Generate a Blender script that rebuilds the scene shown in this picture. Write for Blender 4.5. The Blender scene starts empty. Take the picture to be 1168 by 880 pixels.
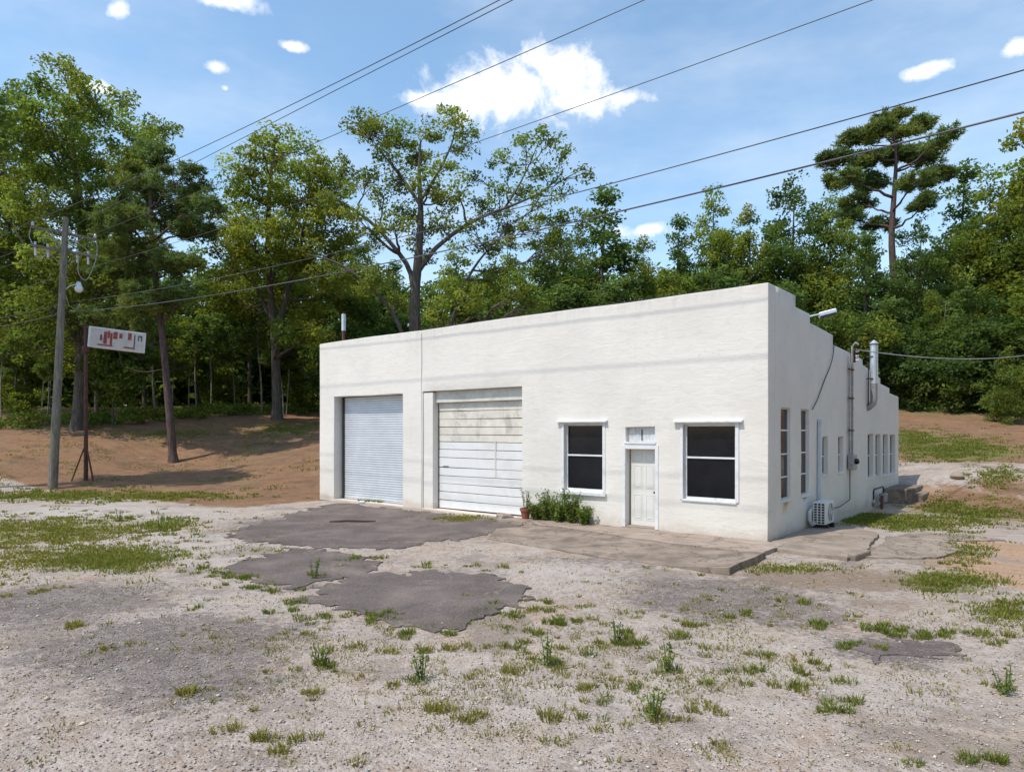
import bpy, bmesh, math, random
import numpy as np
from mathutils import Vector, Matrix, noise, geometry

random.seed(7)
rng = np.random.default_rng(11)
R = math.radians
scene = bpy.context.scene
COL = scene.collection

# ------------------------------------------------------------------ camera
F, CX, HY, H = 782.0, 584.0, 491.0, 2.61          # survey of the photograph: focal length, centre, horizon (px), eye height (m)
cam_d = bpy.data.cameras.new('camera')
cam = bpy.data.objects.new('camera', cam_d)
COL.objects.link(cam)
cam.location = (0, 0, H)
cam.rotation_euler = (R(90), 0, 0)
cam_d.sensor_width = 36
cam_d.lens = 36 * F / 1168
cam_d.shift_y = (HY - 440) / 1168
cam_d.clip_end = 3000
scene.camera = cam

# ------------------------------------------------------------------ sun and sky
SUN_EL, SUN_AZ = R(59), math.atan2(-.82, -.57)
sdir = Vector((math.sin(SUN_AZ) * math.cos(SUN_EL), math.cos(SUN_AZ) * math.cos(SUN_EL), math.sin(SUN_EL)))
sun_d = bpy.data.lights.new('sun', 'SUN')
sun_d.energy = 3.15
sun_d.angle = R(0.55)
sun_d.color = (1, .925, .82)
sun = bpy.data.objects.new('sun', sun_d)
COL.objects.link(sun)
sun.rotation_euler = sdir.to_track_quat('Z', 'Y').to_euler()
sun.location = (-20, -15, 40)

SKY = 0.15
world = bpy.data.worlds.new('World')
scene.world = world
world.use_nodes = True


class NT:
    """small helper to write node graphs"""
    def __init__(s, tree):
        s.t = tree
        s.n = tree.nodes
        s.l = tree.links

    def put(s, sock, v):
        if v is None:
            return
        if isinstance(v, bpy.types.NodeSocket):
            s.l.new(v, sock)
        else:
            if hasattr(sock.default_value, '__len__') and not isinstance(v, (tuple, list, Vector)):
                v = (v,) * len(sock.default_value)
            if sock.type == 'RGBA' and len(v) == 3:
                v = (*v, 1)
            sock.default_value = v

    def node(s, typ, **kw):
        n = s.n.new(typ)
        for k, v in kw.items():
            setattr(n, k, v)
        return n

    def math(s, op, a, b=None, c=None, clamp=False):
        n = s.node('ShaderNodeMath', operation=op, use_clamp=clamp)
        for i, v in enumerate((a, b, c)):
            s.put(n.inputs[i], v)
        return n.outputs[0]

    def vmath(s, op, a, b=None):
        n = s.node('ShaderNodeVectorMath', operation=op)
        s.put(n.inputs[0], a)
        s.put(n.inputs[1], b)
        return n.outputs['Value'] if op in ('DOT_PRODUCT', 'LENGTH') else n.outputs[0]

    def noise(s, vec, scale, detail=4, rough=.55, dist=0):
        n = s.node('ShaderNodeTexNoise')
        s.put(n.inputs['Vector'], vec)
        s.put(n.inputs['Scale'], scale)
        s.put(n.inputs['Detail'], detail)
        s.put(n.inputs['Roughness'], rough)
        s.put(n.inputs['Distortion'], dist)
        return n.outputs['Fac']

    def voronoi(s, vec, scale, feature='F1'):
        n = s.node('ShaderNodeTexVoronoi', feature=feature)
        s.put(n.inputs['Vector'], vec)
        s.put(n.inputs['Scale'], scale)
        return n

    def step(s, v, a, b, lo=0., hi=1.):
        n = s.node('ShaderNodeMapRange', interpolation_type='SMOOTHSTEP')
        s.put(n.inputs[0], v)
        s.put(n.inputs[1], a)
        s.put(n.inputs[2], b)
        s.put(n.inputs[3], lo)
        s.put(n.inputs[4], hi)
        return n.outputs[0]

    def mix(s, f, a, b, mode='MIX'):
        n = s.node('ShaderNodeMix', data_type='RGBA', blend_type=mode)
        s.put(n.inputs[0], f)
        s.put(n.inputs[6], a)
        s.put(n.inputs[7], b)
        return n.outputs[2]

    def ramp(s, f, stops):
        n = s.node('ShaderNodeValToRGB')
        s.put(n.inputs[0], f)
        e = n.color_ramp.elements
        while len(e) > 1:
            e.remove(e[-1])
        for i, (p, c) in enumerate(stops):
            x = e[0] if i == 0 else e.new(p)
            x.position = p
            x.color = (*c, 1)
        return n.outputs[0]

    def scale_vec(s, vec, sc):
        n = s.node('ShaderNodeMapping')
        s.put(n.inputs[0], vec)
        n.inputs['Scale'].default_value = sc
        return n.outputs[0]

    def bump(s, h, strength, dist, normal=None):
        n = s.node('ShaderNodeBump')
        s.put(n.inputs['Height'], h)
        n.inputs['Strength'].default_value = strength
        n.inputs['Distance'].default_value = dist
        if normal is not None:
            s.put(n.inputs['Normal'], normal)
        return n.outputs[0]


def build_world():
    w = NT(world.node_tree)
    w.n.clear()
    out = w.node('ShaderNodeOutputWorld')
    bg = w.node('ShaderNodeBackground')
    w.l.new(bg.outputs[0], out.inputs[0])
    sky = w.node('ShaderNodeTexSky', sky_type='NISHITA')
    sky.sun_disc = False
    sky.sun_elevation = SUN_EL
    sky.sun_rotation = SUN_AZ
    sky.air_density = 1.15
    sky.dust_density = 0.8
    sky.ozone_density = 1.6
    sky.altitude = 150
    co = w.node('ShaderNodeTexCoord')
    d = co.outputs['Generated']
    # fair-weather clouds, each at its own bearing and height in the sky
    clouds = [(590, 98, 78, 36), (635, 88, 62, 34), (560, 112, 66, 17), (655, 118, 70, 22), (715, 113, 32, 10), (500, 113, 36, 8),
              (246, 77, 13, 8), (257, 101, 5, 4), (333, 53, 12, 5), (258, 2, 34, 10), (136, 8, 11, 10), (1060, 79, 20, 8),
              (1160, 52, 17, 9), (740, 262, 32, 9), (120, 102, 18, 8), (1420, 60, 120, 40), (-300, 120, 130, 40)]
    n1 = w.noise(d, 16, 6, .62, .4)
    n2 = w.noise(d, 6.5, 3, .5)
    nz = w.math('ADD', w.math('MULTIPLY', w.math('SUBTRACT', n1, .5), 2.9), w.math('MULTIPLY', w.math('SUBTRACT', n2, .5), 1.2))
    nz = w.math('ADD', nz, w.math('MULTIPLY', w.math('SUBTRACT', w.noise(d, 55, 3, .6), .5), 1.0))
    best = None
    for px, py, rx, ry in clouds:
        c = Vector(((px - CX) / F, 1, (HY - py) / F))
        k = c.length
        c.normalize()
        rt = c.cross(Vector((0, 0, 1))).normalized()
        up = rt.cross(c)
        mp = w.node('ShaderNodeMapping', vector_type='TEXTURE')
        w.put(mp.inputs[0], d)
        mp.inputs['Location'].default_value = c
        mp.inputs['Rotation'].default_value = Matrix((rt, c, up)).transposed().to_euler()
        mp.inputs['Scale'].default_value = (rx / F / k, .4, ry / F / k)
        q = w.vmath('LENGTH', mp.outputs[0])
        best = q if best is None else w.math('MINIMUM', best, q)
    best = w.math('SUBTRACT', 1.0, best)
    dens = w.math('ADD', best, nz)
    # the same small clouds scattered thinly over the rest of the sky
    n3 = w.noise(w.scale_vec(d, (1, 1, 2.2)), 5.5, 6, .6, .3)
    sp = w.math('MULTIPLY', w.step(n3, .70, .80), .6)
    cov = w.math('MAXIMUM', w.step(dens, -.45, .95), sp)
    thin = w.step(w.noise(w.scale_vec(d, (1, 1, 3.)), 3.2, 5, .6), .3, .8, .05, .26)
    cov = w.math('MAXIMUM', cov, thin)
    shade = w.step(n1, .3, .7)
    cc = w.mix(shade, (6.6, 6.75, 7.0), (7.6, 7.5, 7.4))
    hs = w.node('ShaderNodeHueSaturation')
    w.put(hs.inputs['Color'], sky.outputs[0])
    hs.inputs['Hue'].default_value = .492
    hs.inputs['Saturation'].default_value = 1.12
    hs.inputs['Value'].default_value = 1.2
    col = w.mix(cov, hs.outputs[0], cc)
    w.l.new(col, bg.inputs[0])
    bg.inputs[1].default_value = SKY


build_world()
world.cycles.sampling_method = 'MANUAL'
world.cycles.sample_map_resolution = 512
vs = scene.view_settings
vs.view_transform = 'Standard'
vs.look = 'None'
vs.gamma = 1
vs.use_curve_mapping = False
vs.exposure = 0.30
scene.render.engine = 'CYCLES'
scene.cycles.max_bounces = 8
scene.cycles.use_denoising = True

# ------------------------------------------------------------------ the survey: corner of the building and its axes
C0 = Vector(((876 - CX) / F * 15.7, 15.7, 0))
UX = Vector((.777, -.6295, 0)).normalized()      # along the front, towards its right corner
VY = Vector((-UX.y, UX.x, 0))                    # along the side, towards the back
BANG = math.atan2(UX.y, UX.x)


def P(px, py, d):
    return Vector(((px - CX) / F * d, d, H + (HY - py) / F * d))


def B(x, y, z=0):
    """building frame (x right along the front, y back along the side) to world"""
    return C0 + UX * x + VY * y + Vector((0, 0, z))


def BL(p):
    q = Vector(p) - C0
    return q.dot(UX), q.dot(VY)


# ------------------------------------------------------------------ object helpers
def tag(o, label=None, cat=None, group=None, kind=None):
    if label: o['label'] = label
    if cat: o['category'] = cat
    if group: o['group'] = group
    if kind: o['kind'] = kind
    return o


def empty(name, loc, rz=0, **kw):
    o = bpy.data.objects.new(name, None)
    COL.objects.link(o)
    o.location = loc
    o.rotation_euler = (0, 0, rz)
    o.empty_display_size = .2
    return tag(o, **kw)


def link(name, me, mat, parent=None):
    o = bpy.data.objects.new(name, me)
    COL.objects.link(o)
    if mat is not None and not me.materials:
        me.materials.append(mat)
    o.parent = parent
    return o


def np_mesh(name, verts, faces, col=None, smooth=False):
    """faces: (n,k) int array, all of one size"""
    me = bpy.data.meshes.new(name)
    verts = np.asarray(verts, np.float32)
    faces = np.asarray(faces, np.int32)
    n, k = faces.shape
    me.vertices.add(len(verts))
    me.vertices.foreach_set('co', verts.ravel())
    me.loops.add(n * k)
    me.loops.foreach_set('vertex_index', faces.ravel())
    me.polygons.add(n)
    me.polygons.foreach_set('loop_start', np.arange(0, n * k, k, dtype=np.int32))
    me.polygons.foreach_set('loop_total', np.full(n, k, np.int32))
    if smooth:
        me.polygons.foreach_set('use_smooth', np.ones(n, bool))
    me.update(calc_edges=True)
    if col is not None:
        a = me.attributes.new('col', 'FLOAT_COLOR', 'POINT')
        c = np.ones((len(verts), 4), np.float32)
        c[:, :3] = col
        a.data.foreach_set('color', c.ravel())
    return me


class MB:
    """collects boxes, tubes and so on into one mesh"""
    def __init__(s):
        s.v, s.f = [], []

    def add(s, v, f):
        o = len(s.v)
        s.v += [tuple(p) for p in v]
        s.f += [tuple(i + o for i in q) for q in f]
        return s

    def box(s, x0, x1, y0, y1, z0, z1, M=None):
        v = [Vector(p) for p in ((x0, y0, z0), (x1, y0, z0), (x1, y1, z0), (x0, y1, z0), (x0, y0, z1), (x1, y0, z1), (x1, y1, z1), (x0, y1, z1))]
        if M: v = [M @ p for p in v]
        return s.add(v, [(0, 3, 2, 1), (4, 5, 6, 7), (0, 1, 5, 4), (1, 2, 6, 5), (2, 3, 7, 6), (3, 0, 4, 7)])

    def tube(s, pts, rad, n=8, caps=True):
        pts = [Vector(p) for p in pts]
        if not isinstance(rad, (list, tuple)): rad = [rad] * len(pts)
        v, f = [], []
        ref = None
        for i, p in enumerate(pts):
            t = (pts[min(i + 1, len(pts) - 1)] - pts[max(i - 1, 0)]).normalized()
            if ref is None:
                ref = t.orthogonal().normalized()
            ref = (ref - t * ref.dot(t))
            ref = ref.normalized() if ref.length > 1e-6 else t.orthogonal().normalized()
            b = t.cross(ref)
            for k in range(n):
                a = 2 * math.pi * k / n
                v.append(p + (ref * math.cos(a) + b * math.sin(a)) * rad[i])
        for i in range(len(pts) - 1):
            for k in range(n):
                f.append((i * n + k, i * n + (k + 1) % n, (i + 1) * n + (k + 1) % n, (i + 1) * n + k))
        if caps:
            f.append(tuple(range(n - 1, -1, -1)))
            f.append(tuple((len(pts) - 1) * n + k for k in range(n)))
        return s.add(v, f)

    def lathe(s, prof, n=16, M=None):
        v, f = [], []
        for r, z in prof:
            for k in range(n):
                a = 2 * math.pi * k / n
                p = Vector((r * math.cos(a), r * math.sin(a), z))
                v.append(M @ p if M else p)
        for i in range(len(prof) - 1):
            for k in range(n):
                f.append((i * n + k, i * n + (k + 1) % n, (i + 1) * n + (k + 1) % n, (i + 1) * n + k))
        f.append(tuple(range(n - 1, -1, -1)))
        f.append(tuple((len(prof) - 1) * n + k for k in range(n)))
        return s.add(v, f)

    def build(s, name, mat, parent=None, bevel=0, smooth=0):
        me = bpy.data.meshes.new(name)
        me.from_pydata(s.v, [], s.f)
        if bevel:
            bm = bmesh.new()
            bm.from_mesh(me)
            bmesh.ops.bevel(bm, geom=bm.edges[:], offset=bevel, segments=2, affect='EDGES', profile=.5, clamp_overlap=True)
            bm.to_mesh(me)
            bm.free()
        if smooth:
            me.polygons.foreach_set('use_smooth', [True] * len(me.polygons))
            me.set_sharp_from_angle(angle=R(smooth))
        me.update()
        return link(name, me, mat, parent)


# ------------------------------------------------------------------ materials
def mat(name):
    m = bpy.data.materials.new(name)
    m.use_nodes = True
    w = NT(m.node_tree)
    w.n.clear()
    out = w.node('ShaderNodeOutputMaterial')
    return m, w, out


def principled(w, out, col, rough=.7, metal=0, normal=None, spec=.5):
    p = w.node('ShaderNodeBsdfPrincipled')
    w.put(p.inputs['Base Color'], col)
    w.put(p.inputs['Roughness'], rough)
    w.put(p.inputs['Metallic'], metal)
    w.put(p.inputs['Specular IOR Level'], spec)
    if normal is not None:
        w.put(p.inputs['Normal'], normal)
    w.l.new(p.outputs[0], out.inputs[0])
    return p


def simple(name, c, rough=.6, metal=0, var=.18, scale=6, bump=.15, spec=.4, dirt=None):
    m, w, out = mat(name)
    co = w.node('ShaderNodeTexCoord').outputs['Object']
    n = w.noise(co, scale, 5, .6)
    lo = tuple(x * (1 - var) for x in c)
    hi = tuple(min(1, x * (1 + var)) for x in c)
    col = w.ramp(n, [(.3, lo), (.7, hi)])
    if dirt:
        d = w.step(w.noise(co, scale * .5, 6, .7, .5), .5, .72)
        col = w.mix(d, col, dirt)
    nb = w.bump(w.noise(co, scale * 8, 3), bump, .01) if bump else None
    principled(w, out, col, rough, metal, nb, spec)
    return m


def stucco():
    m, w, out = mat('stucco_paint')
    geo = w.node('ShaderNodeNewGeometry')
    co = geo.outputs['Position']
    big = w.noise(co, .55, 5, .6, .4)
    mid = w.noise(w.scale_vec(co, (1, 1, 2.6)), 2.2, 5, .6, .6)
    streak = w.noise(w.scale_vec(co, (5, 5, .35)), 1.6, 4, .6)
    col = w.ramp(big, [(.3, (.67, .64, .59)), (.6, (.735, .71, .66))])
    col = w.mix(w.step(mid, .52, .72, 0, .38), col, (.60, .58, .53))
    col = w.mix(w.step(streak, .58, .80, 0, .26), col, (.54, .51, .455))
    z = w.node('ShaderNodeSeparateXYZ')
    w.put(z.inputs[0], co)
    # splash-back of red dirt along the foot of the wall, broken up by noise
    foot = w.math('ADD', z.outputs[2], w.math('MULTIPLY', w.noise(co, 2.6, 5, .65), -.75))
    col = w.mix(w.step(foot, .02, -.42, 0, .55), col, (.46, .37, .28))
    # hairline cracks
    crm = w.math('MULTIPLY', w.step(w.math('ABSOLUTE', w.math('SUBTRACT', w.noise(co, .9, 7, .62, .3), .5)), .006, .001), w.step(w.noise(co, .5, 2), .54, .66))
    col = w.mix(w.math('MULTIPLY', crm, .35), col, (.42, .40, .37))
    top = w.step(w.math('ADD', z.outputs[2], w.math('MULTIPLY', streak, .9)), 6.15, 6.75, 0, .4)
    col = w.mix(top, col, (.45, .43, .40))
    h = w.math('ADD', w.math('MULTIPLY', mid, 1.0), w.math('MULTIPLY', w.noise(co, 26, 4, .6), .28))
    # faint block courses telegraphing through the render coat
    br = w.node('ShaderNodeTexBrick')
    sep = w.node('ShaderNodeCombineXYZ')
    w.put(sep.inputs[0], w.math('ADD', w.vmath('DOT_PRODUCT', co, tuple(UX)), w.vmath('DOT_PRODUCT', co, tuple(VY))))
    w.put(sep.inputs[1], z.outputs[2])
    w.put(br.inputs['Vector'], sep.outputs[0])
    br.inputs['Scale'].default_value = 1
    br.inputs['Mortar Size'].default_value = .012
    br.inputs['Mortar Smooth'].default_value = .8
    br.inputs['Brick Width'].default_value = .41
    br.inputs['Row Height'].default_value = .205
    h = w.math('SUBTRACT', h, w.math('MULTIPLY', br.outputs['Fac'], w.step(big, .42, .62, 0, .14)))
    nb = w.bump(h, .32, .035)
    principled(w, out, col, .85, 0, nb, .25)
    return m


def concrete(name, base, dark, scale=1.4):
    m, w, out = mat(name)
    co = w.node('ShaderNodeNewGeometry').outputs['Position']
    n = w.noise(co, scale, 7, .65, .5)
    col = w.ramp(n, [(.34, dark), (.5, tuple((a + b) / 2 for a, b in zip(base, dark))), (.66, base)])
    sp = w.noise(co, 60, 3, .7)
    col = w.mix(w.step(sp, .55, .7, 0, .35), col, tuple(x * 1.35 for x in base))
    col = w.mix(w.step(sp, .45, .3, 0, .35), col, tuple(x * .5 for x in dark))
    red = w.noise(co, 2.3, 5, .6)
    col = w.mix(w.step(red, .55, .75, 0, .45), col, (.30, .19, .125))
    cr = w.math('ABSOLUTE', w.math('SUBTRACT', w.noise(co, .55, 7, .6, .4), .5))
    col = w.mix(w.step(cr, .011, .002, 0, .6), col, (.07, .06, .05))
    nb = w.bump(w.math('ADD', w.noise(co, 45, 4, .7), w.math('MULTIPLY', n, .8)), .5, .02)
    principled(w, out, col, .92, 0, nb, .2)
    return m


def asphalt():
    m, w, out = mat('weathered_asphalt')
    co = w.node('ShaderNodeNewGeometry').outputs['Position']
    n = w.noise(co, .9, 6, .62, .4)
    col = w.ramp(n, [(.3, (.105, .083, .075)), (.52, (.165, .133, .120)), (.72, (.25, .205, .18))])
    v = w.voronoi(co, 75)
    col = w.mix(w.step(v.outputs['Color'], .62, .95, 0, .6), col, (.36, .33, .31))
    col = w.mix(w.step(w.noise(co, 55, 3, .7), .48, .3, 0, .7), col, (.045, .042, .042))
    cr = w.math('ABSOLUTE', w.math('SUBTRACT', w.noise(co, .7, 7, .6, .5), .5))
    col = w.mix(w.math('MULTIPLY', w.step(cr, .012, .002, 0, .8), w.step(w.noise(co, .6, 2), .42, .55)), col, (.27, .22, .17))
    nb = w.bump(w.math('ADD', v.outputs['Distance'], w.noise(co, 30, 4, .7)), .75, .02)
    principled(w, out, col, .93, 0, nb, .2)
    return m


def leafmat(name, c, trans=.32):
    """leaf or blade: the mesh attribute 'col' carries each leaf's own tint"""
    m, w, out = mat(name)
    at = w.node('ShaderNodeAttribute', attribute_name='col')
    col = w.mix(1., c, at.outputs['Color'], 'MULTIPLY')
    d = w.node('ShaderNodeBsdfDiffuse')
    t = w.node('ShaderNodeBsdfTranslucent')
    w.put(d.inputs[0], col)
    w.put(t.inputs[0], w.mix(1., col, (1.3, 1.3, .6), 'MULTIPLY'))
    a = w.node('ShaderNodeMixShader')
    a.inputs[0].default_value = trans
    w.l.new(d.outputs[0], a.inputs[1])
    w.l.new(t.outputs[0], a.inputs[2])
    w.l.new(a.outputs[0], out.inputs[0])
    return m


def bark(name, lo, hi, sc=3):
    m, w, out = mat(name)
    co = w.node('ShaderNodeTexCoord').outputs['Object']
    n = w.noise(w.scale_vec(co, (sc * 2, sc * 2, sc * .35)), 2.2, 6, .68, .7)
    col = w.ramp(n, [(.35, lo), (.65, hi)])
    nb = w.bump(n, .9, .06)
    principled(w, out, col, .95, 0, nb, .15)
    return m


def glass():
    m, w, out = mat('dark_glass')
    co = w.node('ShaderNodeTexCoord').outputs['Object']
    n = w.noise(co, 1.2, 4, .6)
    col = w.ramp(n, [(.3, (.004, .005, .007)), (.75, (.012, .014, .019))])
    nb = w.bump(w.noise(co, .8, 2), .12, .02)
    principled(w, out, col, w.step(w.noise(co, 5, 4, .7), .3, .8, .04, .16), 0, nb, .28)
    return m


def ground_mat():
    m, w, out = mat('gravel_lot_ground')
    co = w.node('ShaderNodeNewGeometry').outputs['Position']
    A = {k: w.node('ShaderNodeAttribute', attribute_name=k).outputs['Fac'] for k in ('asph', 'straw', 'clay', 'green', 'pale', 'dirt')}
    n0 = w.noise(co, .35, 5, .6, .4)
    n1 = w.noise(co, 1.7, 6, .65, .5)
    n2 = w.noise(co, 9, 5, .7)
    n3 = w.noise(co, 38, 4, .7)
    peb = w.voronoi(co, 34)
    peb2 = w.voronoi(co, 90)
    c = w.ramp(n1, [(.28, (.225, .178, .145)), (.5, (.375, .305, .255)), (.72, (.475, .405, .348))])
    c = w.mix(w.step(peb.outputs['Color'], .55, .95, 0, .55), c, (.52, .49, .46))
    c = w.mix(w.step(n3, .47, .30, 0, .75), c, (.13, .115, .10))
    c = w.mix(w.step(peb2.outputs['Color'], .35, .05, 0, .35), c, (.16, .145, .135))
    c = w.mix(w.step(w.noise(co, .8, 5, .6, .3), .46, .66, 0, .6), c, (.37, .265, .18))
    c = w.mix(w.math('MULTIPLY', A['pale'], .6), c, (.50, .475, .45))
    vein = w.math('ABSOLUTE', w.math('SUBTRACT', w.noise(co, 2.6, 7, .68, .6), .5))
    c = w.mix(w.step(vein, .05, .0, 0, .38), c, (.56, .505, .46))
    blot = w.noise(co, .62, 6, .66, .5)
    c = w.mix(w.step(blot, .46, .36, 0, .55), c, (.20, .165, .14))
    nb3 = w.math('ADD', w.math('MULTIPLY', w.math('SUBTRACT', n1, .5), 1.1), w.math('MULTIPLY', w.math('SUBTRACT', n2, .5), .75))
    # bare brown dirt
    md = w.step(w.math('ADD', A['dirt'], nb3), .42, .7)
    cd = w.ramp(n2, [(.3, (.17, .12, .085)), (.6, (.26, .195, .14)), (.8, (.33, .265, .205))])
    c = w.mix(w.math('MULTIPLY', md, .85), c, cd)
    # worn asphalt
    ma = w.step(w.math('ADD', A['asph'], w.math('MULTIPLY', nb3, 1.1)), .38, .66)
    ca = w.ramp(n1, [(.3, (.10, .080, .073)), (.7, (.205, .168, .15))])
    ca = w.mix(w.step(peb2.outputs['Color'], .55, .95, 0, .6), ca, (.40, .37, .35))
    ca = w.mix(w.step(n3, .47, .3, 0, .7), ca, (.05, .047, .047))
    ca = w.mix(w.step(vein, .035, .0, 0, .5), ca, (.36, .32, .285))
    c = w.mix(w.math('MULTIPLY', ma, .93), c, ca)
    # pine straw and leaf litter
    ms = w.step(w.math('ADD', A['straw'], w.math('MULTIPLY', nb3, .8)), .38, .62)
    st = w.noise(w.scale_vec(co, (1, 1.3, 1)), 5, 7, .75, 1.5)
    cs = w.ramp(st, [(.28, (.09, .06, .042)), (.43, (.195, .112, .066)), (.56, (.27, .16, .095)), (.72, (.37, .26, .17))])
    cs = w.mix(w.step(n0, .40, .66, 0, .4), cs, (.33, .175, .095))
    cs = w.mix(w.step(n3, .5, .32, 0, .6), cs, (.05, .036, .026))
    cs = w.mix(w.step(w.noise(co, .55, 6, .7, .6), .52, .68, 0, .5), cs, (.24, .20, .105))
    sb = w.noise(w.scale_vec(co, (.6, 1.2, 1)), 1.1, 7, .72, .8)
    cs = w.mix(w.step(sb, .50, .36, 0, .62), cs, (.115, .078, .052))
    cs = w.mix(w.step(sb, .56, .70, 0, .55), cs, (.38, .255, .165))
    c = w.mix(ms, c, cs)
    # orange clay
    mc = w.step(w.math('ADD', A['clay'], w.math('MULTIPLY', nb3, .8)), .35, .75)
    c = w.mix(mc, c, w.ramp(n2, [(.3, (.36, .225, .14)), (.7, (.48, .335, .23))]))
    # thin green growth between the stones
    mg = w.step(w.math('ADD', A['green'], w.math('MULTIPLY', nb3, 1.0)), .42, .85)
    cg = w.ramp(n2, [(.3, (.10, .115, .035)), (.6, (.185, .195, .065)), (.8, (.28, .26, .12))])
    c = w.mix(w.math('MULTIPLY', mg, .8), c, cg)
    h = w.math('ADD', w.math('MULTIPLY', w.math('SUBTRACT', 1, peb.outputs['Distance']), .8), w.math('ADD', n3, w.math('MULTIPLY', n2, 1.6)))
    nb = w.bump(h, .8, .022)
    principled(w, out, c, .95, 0, nb, .15)
    return m


M = {}
M['stucco'] = stucco()
M['ground'] = ground_mat()
M['asphalt'] = asphalt()
M['conc'] = concrete('old_concrete', (.38, .315, .255), (.22, .18, .145))
M['conc_pink'] = concrete('pinkish_concrete', (.40, .325, .27), (.26, .205, .165))
M['conc_dark'] = concrete('stained_concrete', (.34, .275, .22), (.145, .118, .098))
M['trim'] = simple('white_trim_paint', (.70, .72, .74), .5, var=.06, dirt=(.55, .54, .52))
M['trim_grey'] = simple('grey_trim_paint', (.55, .56, .57), .5, var=.1)  # plain grey for side window frames, wall joint and pipe elbow
M['door'] = simple('door_paint', (.68, .675, .64), .45, var=.04, scale=3)
M['slat'] = simple('galvanised_slats', (.62, .65, .69), .42, .25, var=.08, scale=2)
M['panel_white'] = simple('panel_white_paint', (.72, .725, .73), .5, var=.05, scale=2, dirt=(.66, .65, .63))
M['panel_old'] = simple('panel_weathered_paint', (.66, .63, .56), .7, var=.14, scale=2.5, dirt=(.40, .38, .34))
M['lintel'] = simple('lintel_wood', (.62, .61, .56), .8, var=.1, scale=3, dirt=(.45, .43, .39))
M['glass'] = glass()
M['dark'] = simple('dark_metal', (.035, .035, .038), .5, .3)
M['brass'] = simple('black_door_hardware', (.03, .028, .025), .35, .6)
M['grey_metal'] = simple('grey_metal', (.33, .34, .35), .45, .5, dirt=(.2, .17, .14))
M['galv'] = simple('galvanised_pipe', (.62, .66, .70), .35, .6, var=.12)
M['duct'] = simple('line_cover_plastic', (.50, .56, .64), .5, var=.06)
M['ac'] = simple('ac_enamel', (.70, .71, .70), .4, var=.05)
M['rust'] = simple('rusty_steel', (.105, .052, .04), .85, .2, var=.4, scale=9, dirt=(.17, .075, .045))
M['roof'] = simple('roof_felt', (.06, .058, .056), .9)
M['cap'] = simple('black_coping_felt', (.045, .043, .042), .9)
M['wood_pole'] = bark('weathered_pole_wood', (.135, .125, .10), (.27, .25, .205), 2.5)
M['insul'] = simple('porcelain', (.62, .63, .66), .25, var=.05)
M['wire'] = simple('wire_cable', (.085, .085, .09), .6, .2, bump=0)
M['wire_l'] = simple('light_jumper_wire', (.40, .40, .42), .5, .4, bump=0)
M['lamp'] = simple('lamp_lens', (.70, .73, .76), .25, var=.05)
M['pot'] = simple('terracotta', (.28, .095, .055), .8, var=.2, scale=12)
M['soil'] = simple('potting_soil', (.05, .035, .025), .95)
M['sign'] = simple('faded_sign_face', (.62, .57, .52), .5, var=.1, scale=3, dirt=(.42, .33, .30))
M['sign_red'] = simple('faded_red_paint', (.30, .055, .05), .6, var=.45, scale=8, dirt=(.42, .25, .22))
M['sign_dark'] = simple('faded_dark_paint', (.09, .075, .09), .6, var=.3)
M['bark_oak'] = bark('oak_bark', (.055, .047, .040), (.165, .145, .125), 2.5)
M['bark_pine'] = bark('pine_bark', (.055, .038, .036), (.165, .115, .105), 2.5)
M['bark_pale'] = bark('pale_sapling_bark', (.16, .145, .12), (.36, .33, .28), 4)
M['leaf'] = leafmat('oak_leaves', (.175, .225, .055), .48)
M['leaf_y'] = leafmat('yellow_green_leaves', (.215, .255, .055), .48)
M['leaf_d'] = leafmat('dark_green_leaves', (.105, .160, .052), .46)
M['needle'] = leafmat('pine_needles', (.145, .195, .065), .34)
M['grass'] = leafmat('grass_blades', (.15, .165, .055), .35)
M['weed'] = leafmat('weed_leaves', (.13, .19, .05), .4)
M['stone'] = leafmat('gravel_stones', (.42, .37, .325), 0)
M['stick'] = simple('dead_wood', (.09, .07, .055), .9)

# ------------------------------------------------------------------ terrain
ctl = [(0, 3, 0), (-4, 5, 0), (4, 5, 0), (-10, 12, 0), (8, 8, 0), (0, 14, 0), (-8, 20, 0), (C0.x, C0.y, 0), (-14, 10, 0), (12, 12, 0),
       (-12, 18, 0), (-18, 22, 0), (-25, 22, 0), (0, -15, 0), (-30, -10, 0), (30, -15, 0), (-40, 15, 0), (9, 17, .02), (14, 14, .1),
       (-6, 24, 0), (2, 18, 0)]
for px, py, d in [(60, 557, 31), (98, 548, 33), (198, 527, 40), (316, 478, 50), (88, 490, 45), (-20, 490, 46), (130, 545, 34), (300, 545, 33),
                  (330, 555, 30), (365, 520, 38), (365, 478, 52), (240, 500, 44), (150, 505, 42), (365, 569, 26.5), (20, 520, 38), (-60, 530, 35),
                  (1024, 557, 27.9), (1100, 510, 35), (1060, 545, 27.5), (1168, 560, 25), (1168, 520, 32), (1100, 478, 45), (1168, 480, 44),
                  (1040, 476, 47), (1100, 461, 50), (1040, 456, 52), (1168, 470, 50), (1250, 520, 30), (1300, 600, 20)]:
    p = P(px, py, d)
    ctl.append((p.x, p.y, p.z))
for x, y, z in [(2.3, 38.5, 1.2), (-5.9, 42, 2.0), (8, 45, 2.8), (-60, 70, 5), (0, 80, 6.5), (60, 80, 7.5), (-80, 40, 3.5), (80, 40, 3.2), (60, 10, .6), (-30, 62, 4.6),
                (25, 65, 6.5), (-100, 0, 0), (100, 0, .5), (0, -60, 0), (0, 110, 8), (-90, 100, 7), (90, 110, 8.5)]:
    ctl.append((x, y, z))
ctl = np.array(ctl, float)


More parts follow.
